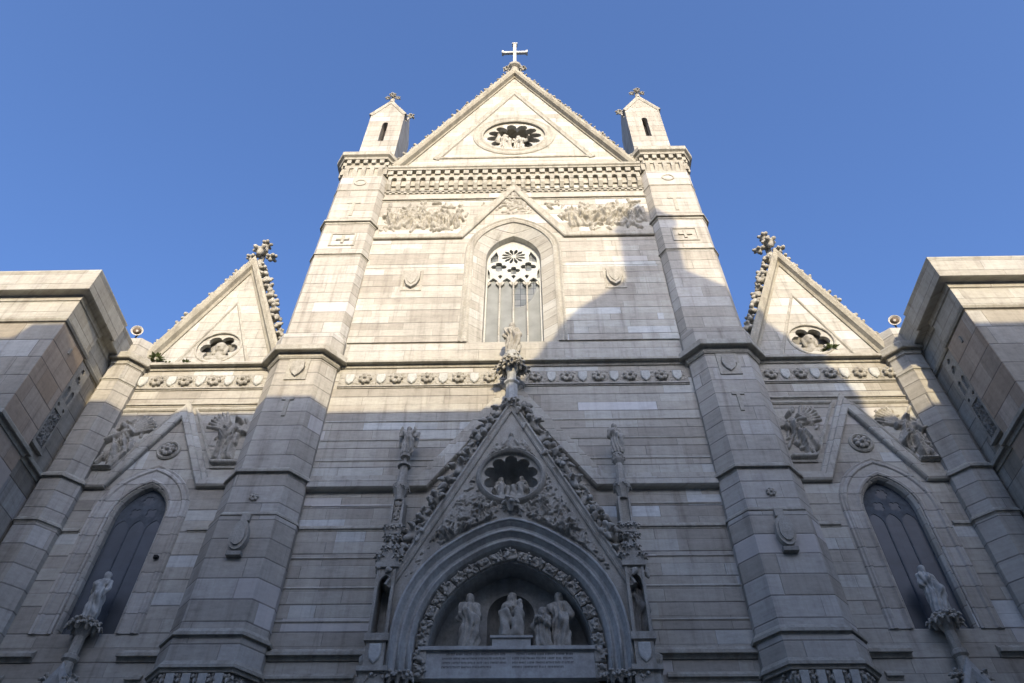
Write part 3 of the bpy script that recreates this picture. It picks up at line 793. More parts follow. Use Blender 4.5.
# ---- buttress towers
CT = 7.25
def tower(s):
    mb = MB()
    T = lambda pl: [(s * x, y) for x, y in pl]
    def st(z0, z1, c, hw, ch, yf, cy, yb=0.9): mb.prism(T(octo(c, hw, ch, yf, cy, yb)), z0, z1)
    st(0, 9.35, CT + .05, .98, .5, -.86, .55)
    st(10.08, 10.86, CT + .05, .84, .47, -.74, .52)
    st(10.86, 14.45, CT + .03, .79, .46, -.70, .5)
    st(14.45, 16.0, CT + .02, .745, .46, -.66, .5)
    st(16.0, 21.15, CT, .72, .45, -.62, .48)
    st(21.5, 22.3, CT - .02, .88, .36, -.66, .42, 2.4)
    mb.prism(T(octo(CT - .02, .88, .36, -.66, .42, 2.4)), 22.3, 22.55, T(octo(CT - .05, .95, .21, -.36, .3, 2.4)))
    st(22.55, 34.2, CT - .05, .95, .21, -.35, .3, 2.4)
    t = part(mb, 'tower', m_pier)
    pl = lambda c, hw, ch, yf, cy, yb=0.9: (octo(c, hw, ch, yf, cy, yb) if s > 0 else [(-x, y) for x, y in reversed(octo(c, hw, ch, yf, cy, yb))])
    def lp(z, p, h, *a): return MB().sweep(pl(*a), lip(z, p, h), 'xy')
    part(lp(10.1, .10, .2, CT + .05, .84, .47, -.74, .52), 'string_course', m_trim, t)
    part(lp(10.91, .13, .22, CT + .03, .79, .46, -.70, .5), 'string_course', m_trim, t)
    part(lp(14.47, .07, .14, CT + .02, .745, .46, -.66, .5), 'string_course', m_trim, t)
    part(lp(15.99, .14, .22, CT, .72, .45, -.62, .48), 'string_course', m_trim, t)
    part(MB().sweep(pl(CT, .72, .45, -.62, .48, 1.5), [(-.05, 20.98), (.04, 20.98), (.09, 21.04), (.10, 21.2), (.27, 21.2), (.275, 21.16), (.31, 21.18), (.30, 21.42), (.12, 21.62), (-.05, 21.66)], 'xy'), 'cornice', m_trim, t)
    part(lp(27.65, .07, .14, CT - .05, .95, .21, -.35, .3, 2.4), 'string_course', m_trim, t)
    part(lp(30.1, .12, .24, CT - .05, .95, .21, -.35, .3, 2.4), 'string_course', m_trim, t)
    part(lp(32.9, .03, .10, CT - .05, .95, .21, -.35, .3, 2.4), 'string_course', m_trim, t)
    # carved leaf frieze between white brackets at the foot
    mb = MB().prism(T(octo(CT + .05, .80, .47, -.62, .5, .9)), 9.35, 10.08)
    car = part(mb, 'bracket_band', m_niche, t)
    for k, x in enumerate((-.57, -.19, .19, .57)):
        if k % 1 == 0:
            part(MB().add([(s * (CT + .05 + x - .1), y, z) for y, z in ((-.6, 9.4), (-.68, 9.4), (-.78, 9.98), (-.6, 9.98))] + [(s * (CT + .05 + x + .1), y, z) for y, z in ((-.6, 9.4), (-.68, 9.4), (-.78, 9.98), (-.6, 9.98))],
                 [(0, 1, 2, 3), (7, 6, 5, 4), (0, 4, 5, 1), (1, 5, 6, 2), (2, 6, 7, 3), (3, 7, 4, 0)]), 'bracket', m_shield, car)
    for k, x in enumerate((-.95, -.76, -.38, 0, .38, .76, .95)):
        o = link('leaf_ornament', crk[k % 4], None, car); o.location = (s * (CT + .05 + x), -.66 if abs(x) < .8 else -.45, 9.82); o.scale = (.8, .8, 1.1)
    # capital
    cp = MB(); c = CT - .05
    cp.prism(T(octo(c, .97, .24, -.40, .33, 2.45)), 34.95, 35.3)
    n = 5
    for i in range(n):
        x = c - .8 + i * 1.6 / (n - 1)
        cp.box(min(s * (x - .1), s * (x + .1)), max(s * (x - .1), s * (x + .1)), -.52, -.3, 35.25, 35.6)
        cp.add([(s * (x - .1), -.34, 34.2), (s * (x + .1), -.34, 34.2), (s * (x - .1), -.46, 34.6), (s * (x + .1), -.46, 34.6), (s * (x - .1), -.46, 34.95), (s * (x + .1), -.46, 34.95), (s * (x - .1), -.3, 34.95), (s * (x + .1), -.3, 34.95), (s * (x - .1), -.3, 34.2), (s * (x + .1), -.3, 34.2)],
               [(0, 1, 3, 2), (2, 3, 5, 4), (4, 5, 7, 6), (6, 7, 9, 8), (8, 9, 1, 0), (0, 2, 4, 6, 8), (1, 9, 7, 5, 3)])
    for sg in (-1, 1):
        for f in (.3, .75):
            x = c + sg * (.96 + f * .22); y = -.36 + f * .32
            cp.box(s * x - .09, s * x + .09, y - .12, y + .1, 35.25, 35.6); cp.box(s * x - .09, s * x + .09, y - .09, y + .1, 34.4, 34.95)
        for k in range(5):
            y = .25 + k * .42
            cp.box(s * (c + sg * 1.2) - .1, s * (c + sg * 1.2) + .1, y - .1, y + .1, 35.25, 35.6); cp.box(s * (c + sg * 1.18) - .08, s * (c + sg * 1.18) + .08, y - .1, y + .1, 34.4, 34.95)
    cp.prism(T(octo(c, .95, .21, -.35, .3, 2.4)), 34.2, 35.6)
    cap = part(cp, 'capital', m_trim, t)
    part(MB().sweep(pl(c, .95, .21, -.35, .3, 2.4), [(-.9, 35.58), (.2, 35.58), (.24, 35.7), (.36, 35.76), (.38, 36.02), (.3, 36.12), (.05, 36.4), (-.9, 36.45)], 'xy').prism(T(octo(c, .6, .1, -.1, .1, 2.3)), 35.6, 36.4), 'cornice', m_trim, cap)
    # pinnacle with four gablets
    cx = s * (CT - .08); w = .95; y0, y1 = 0.42, 2.3; ym = (y0 + y1) / 2
    pb = MB().box(cx - 1.06, cx + 1.06, y0 - .12, y1 + .12, 36.4, 37.3)
    pb.prism([(cx - 1.06, y0 - .12), (cx + 1.06, y0 - .12), (cx + 1.06, y1 + .12), (cx - 1.06, y1 + .12)], 37.3, 37.55, [(cx - w, y0), (cx + w, y0), (cx + w, y1), (cx - w, y1)])
    ez, az = 42.75, 44.4
    slit = [(cx - .15, 39.5), (cx + .15, 39.5)] + [(cx + .15 * math.cos(a), 41.55 + .2 * math.sin(a)) for a in np.linspace(0, math.pi, 7)]
    pb.plate([(cx - w, 37.5), (cx + w, 37.5), (cx + w, ez), (cx, az), (cx - w, ez)], [slit], y0, y0 + .45)
    pb.box(cx - w, cx + w, y0 + .45, y1, 37.5, ez)
    for sg in (-1, 1):   # side gablets
        X0, X1 = cx + sg * w, cx + sg * (w - .2)
        pb.add([(X0, y0 + .45, ez), (X0, y1, ez), (X0, ym, az), (X1, y0 + .45, ez), (X1, y1, ez), (X1, ym, az)], [(0, 1, 2), (5, 4, 3), (0, 3, 4, 1), (1, 4, 5, 2), (2, 5, 3, 0)])
    pb.add([(cx - w, y0 + .1, ez), (cx + w, y0 + .1, ez), (cx + w, y1, ez), (cx - w, y1, ez), (cx, ym, az + .9)], [(0, 1, 4), (1, 2, 4), (2, 3, 4), (3, 0, 4), (3, 2, 1, 0)])
    pin = part(pb, 'pinnacle', m_pier, t)
    part(MB().box(cx - .3, cx + .3, y0 + .43, y0 + .46, 39.3, 41.9), 'slit_window', m_void, pin)
    part(MB().sweep([(cx - w - .03, ez - .06), (cx, az + .02), (cx + w + .03, ez - .06)], [(-.1, y0 + .1), (-.1, y0 - .03), (.0, y0 - .07), (.09, y0 - .07), (.09, y0 + .45)], 'xz'), 'coping', m_trim, pin)
    for (X, Y, Z, k) in ((cx, y0 - .02, az + 1.0, .55), (cx - .3, y0, az + .62, .5), (cx + .3, y0, az + .62, .5), (cx, y0 - .2, az + .6, .6), (cx + w + .05, ym, az + .15, .75), (cx - w - .05, ym, az + .15, .75)):
        f = link('finial', bud[1], None, pin); f.location = (X, Y, Z); f.scale = (k, k, k * .9)
    part(MB().lathe([(.16, az), (.12, az + .5), (.1, az + 1.15)], cx, y0 + .05, 8), 'finial_stem', m_carve, pin)
    # emblems on the shaft
    fo = part(MB().plate([(s * (c - .55), 28.3), (s * (c + .55), 28.3), (s * (c + .55), 29.25), (s * (c - .55), 29.25)], [[(s * (c - .47), 28.38), (s * (c + .47), 28.38), (s * (c + .47), 29.17), (s * (c - .47), 29.17)]], -.385, -.345).box(s * c - .28, s * c + .28, -.40, -.345, 28.72, 28.84).box(s * c - .06, s * c + .06, -.398, -.345, 28.5, 28.718).box(s * c - .06, s * c + .06, -.398, -.345, 28.842, 29.06), 'cross_panel', m_trim, t)
    part(MB().sweep(list(reversed(circ(s * c, 33.6, .22, 16))), [(0, -.345), (0, -.38), (.06, -.39), (.08, -.345)], 'xz', True), 'roundel', m_trim, t)
    part(MB().box(s * c - .3, s * c + .3, -.375, -.345, 31.7, 31.8).box(s * c - .07, s * c + .07, -.375, -.345, 30.7, 31.7), 'tau_ornament', m_trim, t)
    x = s * (CT - .02)
    fo = part(MB().plate([(x - .36, 19.95), (x + .36, 19.95), (x + .36, 20.95), (x - .36, 20.95)], [circ(x, 20.45, .27, 12)], -.66, -.615), 'coat_of_arms', m_trim, t)
    part(MB().plate([(x - .2, 20.75), (x, 20.82), (x + .2, 20.75), (x + .23, 20.45), (x + .14, 20.2), (x, 20.06), (x - .14, 20.2), (x - .23, 20.45)], [], -.74, -.62), 'shield', m_carve, fo)
    part(MB().box(x - .06, x + .06, -.66, -.615, 18.3, 19.0).box(x - .2, x + .2, -.66, -.615, 19.004, 19.12), 'tau_ornament', m_trim, t)
    # hanging oval shield
    x = s * (CT + .04)
    oval = [(.26 * math.cos(a) * (1 if math.sin(a) < 0 else .92), 13.72 + .47 * math.sin(a)) for a in np.linspace(0, 2 * math.pi, 20, endpoint=False)]
    fo = part(MB().plate([(x + u, z) for u, z in oval], [], -.88, -.705).plate([(x + u * .72, 13.72 + (z - 13.72) * .75) for u, z in oval], [], -.93, -.88), 'oval_shield', m_carve, t)
    part(MB().box(x - .12, x + .12, -.80, -.69, 14.22, 14.42), 'hanger', m_carve, fo)
    part(MB().box(x - .2, x + .2, -.86, -.69, 13.1, 13.22), 'bracket', m_dark, fo)
    o = link('boss', ros_me, None, t); o.location = (x, -.66, 15.1); o.scale = (.6, .6, .6)
for s in (-1, 1): tower(s)

# ---- aisle fronts
AX = 10.77
AXW = 10.83
AW = dict(a=.73, zs=15.0, R=1.19)
def awin(s, off, zb):
    A = arch(s * AXW, AW['a'] + off, AW['zs'], AW['R'] + off, 10)
    return [(A[0][0], zb)] + A + [(A[-1][0], zb)]
def aisle(s):
    mir = lambda pts: [(s * x, z) for x, z in pts]
    rng = lambda a, b: (min(s * a, s * b), max(s * a, s * b))
    x0, x1 = rng(8.2, 13.6)
    w = part(MB().plate([(x0, 0), (x1, 0), (x1, 21.6), (x0, 21.6)], [awin(s, .06, 11.36)], 0, .95), 'aisle_wall', m_wall)
    pa, pb = rng(8.35, 13.15)
    for z, p, h in ((21.22, .24, .26), (14.45, .06, .14), (10.72, .16, .22)):
        if z == 14.45: segs = (rng(8.35, 9.2), rng(12.3, 13.15))
        elif z == 10.72: segs = (rng(8.35, 9.7), rng(11.8, 13.15))
        else: segs = ((pa, pb),)
        for a, b in segs: part(MB().sweep([(a, 0), (b, 0)], lip(z, p, h), 'xy'), 'string_course', m_trim, w)
    frieze(rng(8.42, 13.1)[0], rng(8.42, 13.1)[1], 20.55, -.02, church, 1.0, 'shield' if s < 0 else 'rosette')
    # panel course
    part(MB().sweep([(pa, 0), (pb, 0)], lip(19.42, .07, .12), 'xy'), 'string_course', m_trim, w)
    pth = [(13.2, 16.34), (12.42, 16.34), (AX, 19.62), (9.18, 16.34), (8.35, 16.34)]
    pth = mir(pth) if s < 0 else mir(list(reversed(pth)))
    band(pth, .38, 0.0, m_pale, w, t=.12)
    # relief panels with angels
    rnd = random.Random(40 + s)
    for (poly, hip, ang) in (([(12.95, 16.75), (12.3, 16.75), (11.05, 19.2), (12.95, 19.2)], (12.35, 17.75), .25), ([(9.2, 16.75), (8.4, 16.75), (8.4, 19.2), (10.42, 19.2)], (9.0, 17.9), -.2)):
        poly = mir(poly); hx, hz = s * hip[0], hip[1]
        pr = stamp_figure(hx, hz, 1.55, rnd, s * ang * -1, True, .22)
        for i in range(10):
            a = -1.57 + rnd.uniform(-.5, .5); u = hx + rnd.uniform(-.35, .35); q = hz + rnd.uniform(-.4, .2); L = rnd.uniform(.35, .8)
            pr.append((u, q, u + L * math.cos(a), q + L * math.sin(a), .045, .06, rnd.uniform(.1, .2), 0))
        for i in range(16):
            u = hx + rnd.uniform(-.7, .7); q = hz + rnd.uniform(-.9, 1.2); a = rnd.uniform(0, 6.3)
            pr.append((u, q, u + .2 * math.cos(a), q + .2 * math.sin(a), .06, .05, rnd.uniform(.04, .1), 0))
        pr.append((hx - .45, hz - 1.0, hx + .45, hz - 1.0, .1, .1, .2, 0))
        fr = part(MB().sweep(poly if s < 0 else list(reversed(poly)), [(-.05, .002), (-.05, -.05), (.0, -.07), (.05, -.03), (.06, .002)], 'xz', True), 'relief_frame', m_trim, w)
        link('angel_relief', relief_mesh(poly, 0.0, pr, .03, 1.0, 3), m_carve, fr)
    # medallion
    med = part(MB().sweep(list(reversed(circ(s * AX, 17.45, .27, 20))), [(0, .002), (0, -.05), (.05, -.09), (.1, -.05), (.11, .002)], 'xz', True), 'medallion', m_trim, w)
    o = link('carved_head', ros_me, None, med); o.location = (s * AX, -.02, 17.45)
    # window
    l0 = [(x, 0.0, z) for x, z in awin(s, .06, 11.36)]; l1 = [(x, .08, z) for x, z in awin(s, .0, 11.36)]; l2 = [(x, .24, z) for x, z in awin(s, 0, 11.36)]; l3 = [(x, .9, z) for x, z in awin(s, -.01, 11.36)]
    win = part(MB().loft([l0, l1, l2, l3]).box(s * AXW - .79, s * AXW + .79, .005, .9, 11.2, 11.37), 'window', m_pale, church)
    part(MB().sweep(awin(s, .10, 11.36), [(0, .002), (0, -.04), (.06, -.065), (.12, -.03), (.36, -.03), (.40, -.075), (.46, -.075), (.5, -.04), (.56, -.06), (.6, .002)], 'xz'), 'archivolt', m_pier, win)
    hs = []
    for k in (-1, 0, 1):
        cx = s * AXW + k * .475
        A = arch(cx, .215, 14.65, .40, 6); hs.append([(cx - .215, 11.45)] + A + [(cx + .215, 11.45)])
    for k in (-.5, .5): hs.append(foil(s * AXW + k * .46, 15.25, .17, 4, .4, 6, .78))
    hs.append(foil(s * AXW, 15.68, .18, 6, .3, 6))
    part(MB().plate(awin(s, -.004, 11.37), hs, .235, .25), 'tracery', m_bar, win)
    part(MB().box(s * AXW - .77, s * AXW + .77, .252, .262, 11.3, 16.5), 'glazing', m_blue, win)
    # gable
    gz, az, gy = 21.5, 27.55, .16
    hw = 2.42
    gb = part(MB().plate(mir([(AX - hw, gz), (AX + hw, gz), (AX, az)]), [circ(s * AX, 22.55, .78, 24)], gy, gy + .7), 'aisle_gable', m_pale)
    part(MB().plate(circ(s * AX, 22.55, .80, 24), [foil(s * AX, 22.55, .68, 6, .34, 8)], gy + .05, gy + .2), 'cusped_ring', m_pale, gb)
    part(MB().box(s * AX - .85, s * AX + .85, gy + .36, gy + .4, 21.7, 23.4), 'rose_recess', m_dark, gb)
    hd = sculpt('carved_head', [(0, 0, .02, 0, 0, .1, .15, .17, 0), (0, -.14, .05, 0, -.17, .0, .03, .04, 0), (-.16, .03, .1, -.16, .03, -.14, .08, .06, 0), (.16, .03, .1, .16, .03, -.14, .08, .06, 0), (0, .05, -.12, 0, .05, -.3, .1, .12, 0), (-.3, .1, -.35, .3, .1, -.35, .14, .14, 0)], .03)
    o = link('carved_bust', hd, m_carve, gb); o.location = (s * AX, gy + .18, 22.62); o.scale = (1.25, 1.1, 1.25)
    part(MB().sweep(list(reversed(circ(s * AX, 22.55, .78, 24))), [(0, gy + .02), (0, gy - .02), (.03, gy - .035), (.07, gy - .02), (.08, gy + .02)], 'xz', True), 'rose_moulding', m_trim, gb)
    part(MB().sweep(mir([(AX - s * hw - s * .08, gz + .02), (AX, az + .2), (AX + s * hw + s * .08, gz + .02)]), [(-.3, gy + .02), (-.3, gy - .05), (-.2, gy - .1), (-.14, gy - .24), (.02, gy - .3), (.14, gy - .28), (.16, gy), (.16, gy + .8), (-.1, gy + .8), (-.25, gy + .65)], 'xz'), 'coping', m_cope, gb)
    iw = 1.35
    part(MB().sweep(mir([(AX - s * iw, 21.72), (AX, 25.3), (AX + s * iw, 21.72)]), [(0, gy + .02), (0, gy - .03), (-.1, gy - .05), (-.16, gy + .02)], 'xz'), 'inner_moulding', m_trim, gb)
    nb = 13
    for sg in (-1, 1):
        for i in range(nb):
            f = (i + .5) / nb
            x, z = AX + sg * (hw + .08) * (1 - f), gz + (az + .2 - gz) * f
            o = link('crocket', kn[random.randrange(5)], None, gb)
            o.location = (s * (x + sg * .26), gy + .05, z + .12); o.rotation_euler = (0, s * sg * 1.0, i * 1.1); k = random.uniform(.9, 1.15); o.scale = (k, k, k)
    fin = part(MB().lathe([(.2, az + .1), (.24, az + .3), (.13, az + .45), (.11, az + 1.9)], s * AX, gy + .25, 8), 'finial', m_carve, gb)
    for (dx, dz, k) in ((0, 1.95, .75), (-.42, 1.0, .75), (.42, 1.0, .75), (0, 1.12, .95)):
        o = link('leaf_knob', kn[int(abs(dx * 10) + dz * 2) % 5], None, fin); o.location = (s * AX + dx, gy + .2 - (.28 if dz == 1.12 else 0), az + dz); o.scale = (k * 1.45,) * 3
    # corner pier with its cap
    c = 13.55
    pm = MB()
    P4 = lambda hw_, ch, yf, cy: mir(octo(c, hw_, ch, yf, cy, .9))
    pm.prism(P4(.36, .44, -.62, .42), 0, 10.7).prism(P4(.31, .42, -.58, .4), 10.7, 16.0).prism(P4(.27, .40, -.53, .38), 16.0, 21.2).prism(P4(.2, .34, -.42, .36), 21.5, 22.45)
    pm.prism(P4(.2, .34, -.42, .36), 22.45, 22.6, P4(.12, .25, -.25, .2))
    pr_ = part(pm, 'corner_pier', m_pier)
    pl = lambda *a: (octo(c, *a, .9) if s > 0 else [(-x, y) for x, y in reversed(octo(c, *a, .9))])
    part(MB().sweep(pl(.27, .40, -.53, .38), [(-.05, 20.95), (.03, 20.95), (.06, 21.15), (.17, 21.15), (.175, 21.11), (.2, 21.14), (.2, 21.38), (.06, 21.56), (-.05, 21.6)], 'xy'), 'cornice', m_trim, pr_)
    for args, z, p, h in (((.27, .40, -.53, .38), 15.99, .15, .24), ((.31, .42, -.58, .4), 14.45, .06, .14), ((.31, .42, -.58, .4), 10.72, .14, .22)):
        part(MB().sweep(pl(*args), lip(z, p, h), 'xy'), 'string_course', m_trim, pr_)
    part(MB().sweep(pl(.27, .40, -.53, .38), lip(20.2, .04, .12), 'xy'), 'string_course', m_trim, pr_)
    # side portal gablet, only its tip reaches the picture
    y = -.34; gx = s * (AX - .04)
    gt = part(MB().plate([(gx - 1.75, 6.9), (gx + 1.75, 6.9), (gx, 10.15)], [circ(gx, 8.2, .5, 16)], y, .02), 'portal_gablet', m_carve)
    part(MB().sweep([(gx - 1.85, 6.85), (gx, 10.3), (gx + 1.85, 6.85)], [(-.2, y), (-.2, y - .06), (-.06, y - .12), (.06, y - .1), (.08, 0.0), (-.1, 0.0)], 'xz'), 'coping', m_smooth, gt)
    for sg in (-1, 1):
        for i in range(9):
            f = (i + .4) / 9.4
            o = link('crocket', crk[(i + 1) % 4], None, gt); o.location = (gx + sg * 1.9 * (1 - f) + sg * .1, y + .05, 6.85 + 3.45 * f + .08); o.rotation_euler = (0, sg * .9, i); o.scale = (1.05,) * 3
    part(MB().lathe([(.16, 10.2), (.14, 10.5), (.2, 10.56), (.2, 10.66), (.13, 10.7), (.13, 11.15), (.26, 11.45), (.28, 11.56), (.2, 11.62)], gx, y + .1, 8), 'finial_shaft', m_carve, gt)
    for i in range(7):
        a = 2 * math.pi * i / 7
        o = link('leaf_knob', crk[i % 4], None, gt); o.location = (gx + .26 * math.cos(a), y + .1 + .26 * math.sin(a), 11.42); o.scale = (1.0,) * 3; o.rotation_euler = (0, 0, i)
    # door below
    part(MB().box(gx - 1.0, gx + 1.0, -.02, .02, 0.6, 5.2), 'door', m_wood, w)
    part(MB().box(gx - 1.35, gx - 1.002, -.3, .02, 0, 5.6).box(gx + 1.002, gx + 1.35, -.3, .02, 0, 5.6).box(gx - 1.5, gx + 1.5, -.36, .02, 5.602, 6.6), 'door_surround', m_carve, w)
    return gx, y
GX = {s: aisle(s) for s in (-1, 1)}

for x0, x1 in ((-5.95, -3.75), (3.75, 5.95), (-13.1, -12.3), (-9.3, -8.9), (12.3, 13.1), (8.9, 9.3)):
    lf = part(MB().sweep([(x0, 0), (x1, 0)], lip(10.16, .10, .16), 'xy'), 'string_course', m_trim)
    rnd = random.Random(int(x0 * 7) + 99); pr = []
    for i in range(int((x1 - x0) * 60)):
        u = rnd.uniform(x0, x1); v = rnd.uniform(9.62, 10.02); a = rnd.uniform(0, 6.3)
        pr.append((u, v, u + .1 * math.cos(a), v + .1 * math.sin(a), .04, .03, rnd.uniform(.04, .09), 0))
    link('leaf_frieze', relief_mesh([(x0, 9.6), (x1, 9.6), (x1, 10.05), (x0, 10.05)], 0.0, pr, .024, 1, 4, .005), m_carve, lf)

# ---- main portal
PY = -.82
gab = [(-3.0, 9.95), (3.0, 9.95), (3.0, 12.3), (0, 18.35), (-3.0, 12.3)]
def portal_arch(a, h, zb=9.95): 
    A = earch(a, h, 10.7); return [(A[0][0], zb)] + A + [(A[-1][0], zb)]
A0 = earch(2.86, 3.30, 10.7)
ph_ = [(-2.86, 9.97)] + A0 + [(2.86, 9.97)]
outer = [(-3.02, 9.95), (-2.88, 9.95)] + A0 + [(2.88, 9.95), (3.02, 9.95), (3.02, 12.25), (0, 18.35), (-3.02, 12.25)]
port = part(MB().plate(outer, [circ(0, 15.62, .86, 32)], PY, -.01), 'portal', m_carve)
rolls = MB()
def roll(a, h, y, r):
    path = portal_arch(a, h)
    rolls.sweep(path, [(r * math.cos(t), y + r * math.sin(t)) for t in np.linspace(0, 2 * math.pi, 8, endpoint=False)], 'xz')
# receding orders of the arch
steps = [(2.90, 3.34, PY - .03), (2.84, 3.28, PY - .06), (2.79, 3.22, PY + .0), (2.74, 3.16, PY + .09), (2.65, 3.06, PY + .11), (2.61, 3.02, PY + .08), (2.57, 2.98, PY + .14), (2.52, 2.92, PY + .23), (2.44, 2.83, PY + .25), (2.40, 2.79, PY + .22), (2.34, 2.73, PY + .32), (2.30, 2.68, PY + .5), (2.27, 2.66, .4)]
loops = [[(x, y, z) for x, z in portal_arch(a, h)] for a, h, y in steps]
part(MB().loft(loops), 'archivolt', m_smooth, port)
roll(2.85, 3.29, PY - .04, .04); roll(2.63, 3.04, PY + .10, .045); roll(2.43, 2.82, PY + .24, .04)
part(rolls, 'arch_moulding', m_smooth, port, True)
# carved blocks following the arch
cb = portal_arch(2.15, 2.50)
seg = []; Ltot = 0
for a, b in zip(cb[:-1], cb[1:]): Ltot += math.hypot(b[0] - a[0], b[1] - a[1])
nblk = 23
blk = []
for sd_ in (1, 2, 3, 4, 5):
    rr = random.Random(sd_ * 11); pr = [(-.02, .0, -.06, 0.02, .0, .05, .06, .07, 0)]
    pr += [(rr.uniform(-.05, .05), -.05, .06, rr.uniform(-.04, .04), -.08, .1, .05, .05, 0)]
    for k in range(9):
        u, v = rr.uniform(-.09, .09), rr.uniform(-.13, .12); a = rr.uniform(0, 6.3)
        pr.append((u, -.04, v, u + .07 * math.cos(a), -.07 - rr.random() * .05, v + .07 * math.sin(a), .035, .028, 0))
    b_ = sculpt('carved_block', pr, .016, k=.008)
    V = [tuple(v.co) for v in b_.vertices]; Fc = [tuple(p.vertices) for p in b_.polygons]
    mb = MB().add([(x, min(y, .05), z) for x, y, z in V], Fc)
    mb.add([(-.125, .08, -.15), (.125, .08, -.15), (.125, .08, .15), (-.125, .08, .15), (-.125, -.035, -.15), (.125, -.035, -.15), (.125, -.035, .15), (-.125, -.035, .15), (-.1, -.05, -.125), (.1, -.05, -.125), (.1, -.05, .125), (-.1, -.05, .125)],
           [(0, 1, 5, 4), (1, 2, 6, 5), (2, 3, 7, 6), (3, 0, 4, 7), (4, 5, 9, 8), (5, 6, 10, 9), (6, 7, 11, 10), (7, 4, 8, 11), (8, 9, 10, 11)])
    b_ = mb.mesh('carved_block'); b_.materials.append(m_carve); blk.append(b_)
band_mb = MB()
band_mb.loft([[(x, -.36, z) for x, z in portal_arch(2.28, 2.67)], [(x, -.30, z) for x, z in portal_arch(2.0, 2.33)], [(x, .38, z) for x, z in portal_arch(1.99, 2.32)]])
bnd = part(band_mb, 'carved_arch_band', m_niche, port)
acc = 0; tgt = [(i + .5) * Ltot / nblk for i in range(nblk)]; ti = 0
for a, b in zip(cb[:-1], cb[1:]):
    L = math.hypot(b[0] - a[0], b[1] - a[1])
    while ti < nblk and tgt[ti] <= acc + L:
        f = (tgt[ti] - acc) / L; x, z = a[0] + (b[0] - a[0]) * f, a[1] + (b[1] - a[1]) * f
        ang = math.atan2(b[1] - a[1], b[0] - a[0])
        o = link('carved_block', blk[ti % 5], None, bnd); o.location = (x, -.38, z); o.rotation_euler = (0, -(ang + math.pi / 2), 0); o.scale = (1.12, 1.1, 1.12)
        ti += 1
    acc += L
for s in (-1, 1):
    for k in range(5):
        o = link('leaf_knob', crk[k % 4], None, port); o.location = (s * (2.35 + k * .2), PY - .02 - .0 * k, 9.82); o.scale = (.95,) * 3; o.rotation_euler = (0, 0, k)
# tympanum back with an apse niche, ledge and inscription slab
nich = [(-.62, 10.7)] + [(-.62 * math.cos(t), 12.0 + .62 * math.sin(t)) for t in np.linspace(0, math.pi, 14)] + [(.62, 10.7)]
tymp = part(MB().plate([(-2.4, 9.95), (2.4, 9.95), (2.4, 13.6), (-2.4, 13.6)], [nich], .40, .46), 'tympanum', m_niche, port)
shell = []
for r in np.linspace(0, math.pi / 2, 6):
    k = math.cos(r) * .62; d = .46 + .5 * math.sin(r)
    shell.append([(-k, d, 10.7)] + [(-k * math.cos(t), d, 12.0 + k * math.sin(t)) for t in np.linspace(0, math.pi, 14)] + [(k, d, 10.7)])
part(MB().loft(shell), 'apse_niche', m_niche, tymp, True)
led = part(MB().box(-2.22, 2.22, -.48, .40, 10.66, 10.75).box(-2.1, 2.1, -.40, .40, 10.0, 10.66).box(-2.3, 2.3, -.5, .3, 9.62, 9.76), 'inscription_slab', m_smooth, port)
ins = MB(); rr = random.Random(12)
for (xa, xb) in ((-1.62, -.06), (.06, 1.55)):
    for row in range(4):
        z = 10.55 - row * .105; x = xa + (0.0 if row else .1)
        end = xb - (rr.uniform(0, .1) if row < 3 else rr.uniform(.2, .4))
        while x < end:
            wl_ = rr.uniform(.1, .24)
            q = x
            while q < min(x + wl_, end):
                k = rr.choice((0, 1, 2)); hgt = .052
                ins.box(q, q + .013, -.4025, -.401, z, z + hgt)
                if k: ins.box(q + .0132, q + .027, -.4025, -.401, z + (hgt - .014 if k == 1 else hgt * .4), z + (hgt if k == 1 else hgt * .4 + .014))
                q += .034
            x += wl_ + .035
part(ins, 'lettering', m_iron, led)
part(MB().box(-.44, .5, -.38, .2, 10.75, 10.99).box(-.49, .55, -.42, .22, 10.99, 11.05), 'pedestal', m_smooth, tymp)
# relief carving on the portal gable
rnd = random.Random(17)
tri = [(-2.85, 12.15), (2.85, 12.15), (0, 17.9)]
pr = []
for s in (-1, 1):
    for i in range(15):
        z = rnd.uniform(12.9, 14.7); xm = (18.1 - z) / 2.02
        x = s * rnd.uniform(.55, max(.6, xm - .3))
        pr += stamp_figure(x, z, rnd.uniform(.5, .8), rnd, rnd.uniform(-.9, .9), rnd.random() < .6, .15)
for i in range(1000):
    z = rnd.uniform(11.4, 16.9); xm = max(.1, (18.2 - z) / 2.02 - .12); x = rnd.uniform(-xm, xm); a = rnd.uniform(0, 6.3); L = rnd.uniform(.05, .16)
    pr.append((x, z, x + L * math.cos(a), z + L * math.sin(a), rnd.uniform(.03, .06), rnd.uniform(.025, .05), rnd.uniform(.04, .11), 0))
pr += [(0, 16.78, 0, 17.0, .17, .12, .16, 4), (-.12, 16.95, -.2, 16.8, .06, .05, .15, 0), (.12, 16.95, .2, 16.8, .06, .05, .15, 0), (0, 17.15, 0, 17.19, .075, .07, .2, 0)]
for q in range(16): pr.append((-.32 + q * .043, 16.74, -.25 + q * .033, 16.95, .025, .02, .07, 0))
ringhole = circ(0, 15.62, 1.02, 32)
inA = earch(2.98, 3.44, 10.7)
polyR = [(-2.68, 12.42)] + [p for p in inA if p[1] > 12.4] + [(2.68, 12.42), (0, 17.8)]
link('carved_spandrels', relief_mesh(polyR, PY, pr, .024, 0.85, 9, .01, hole=ringhole), m_carve, port)
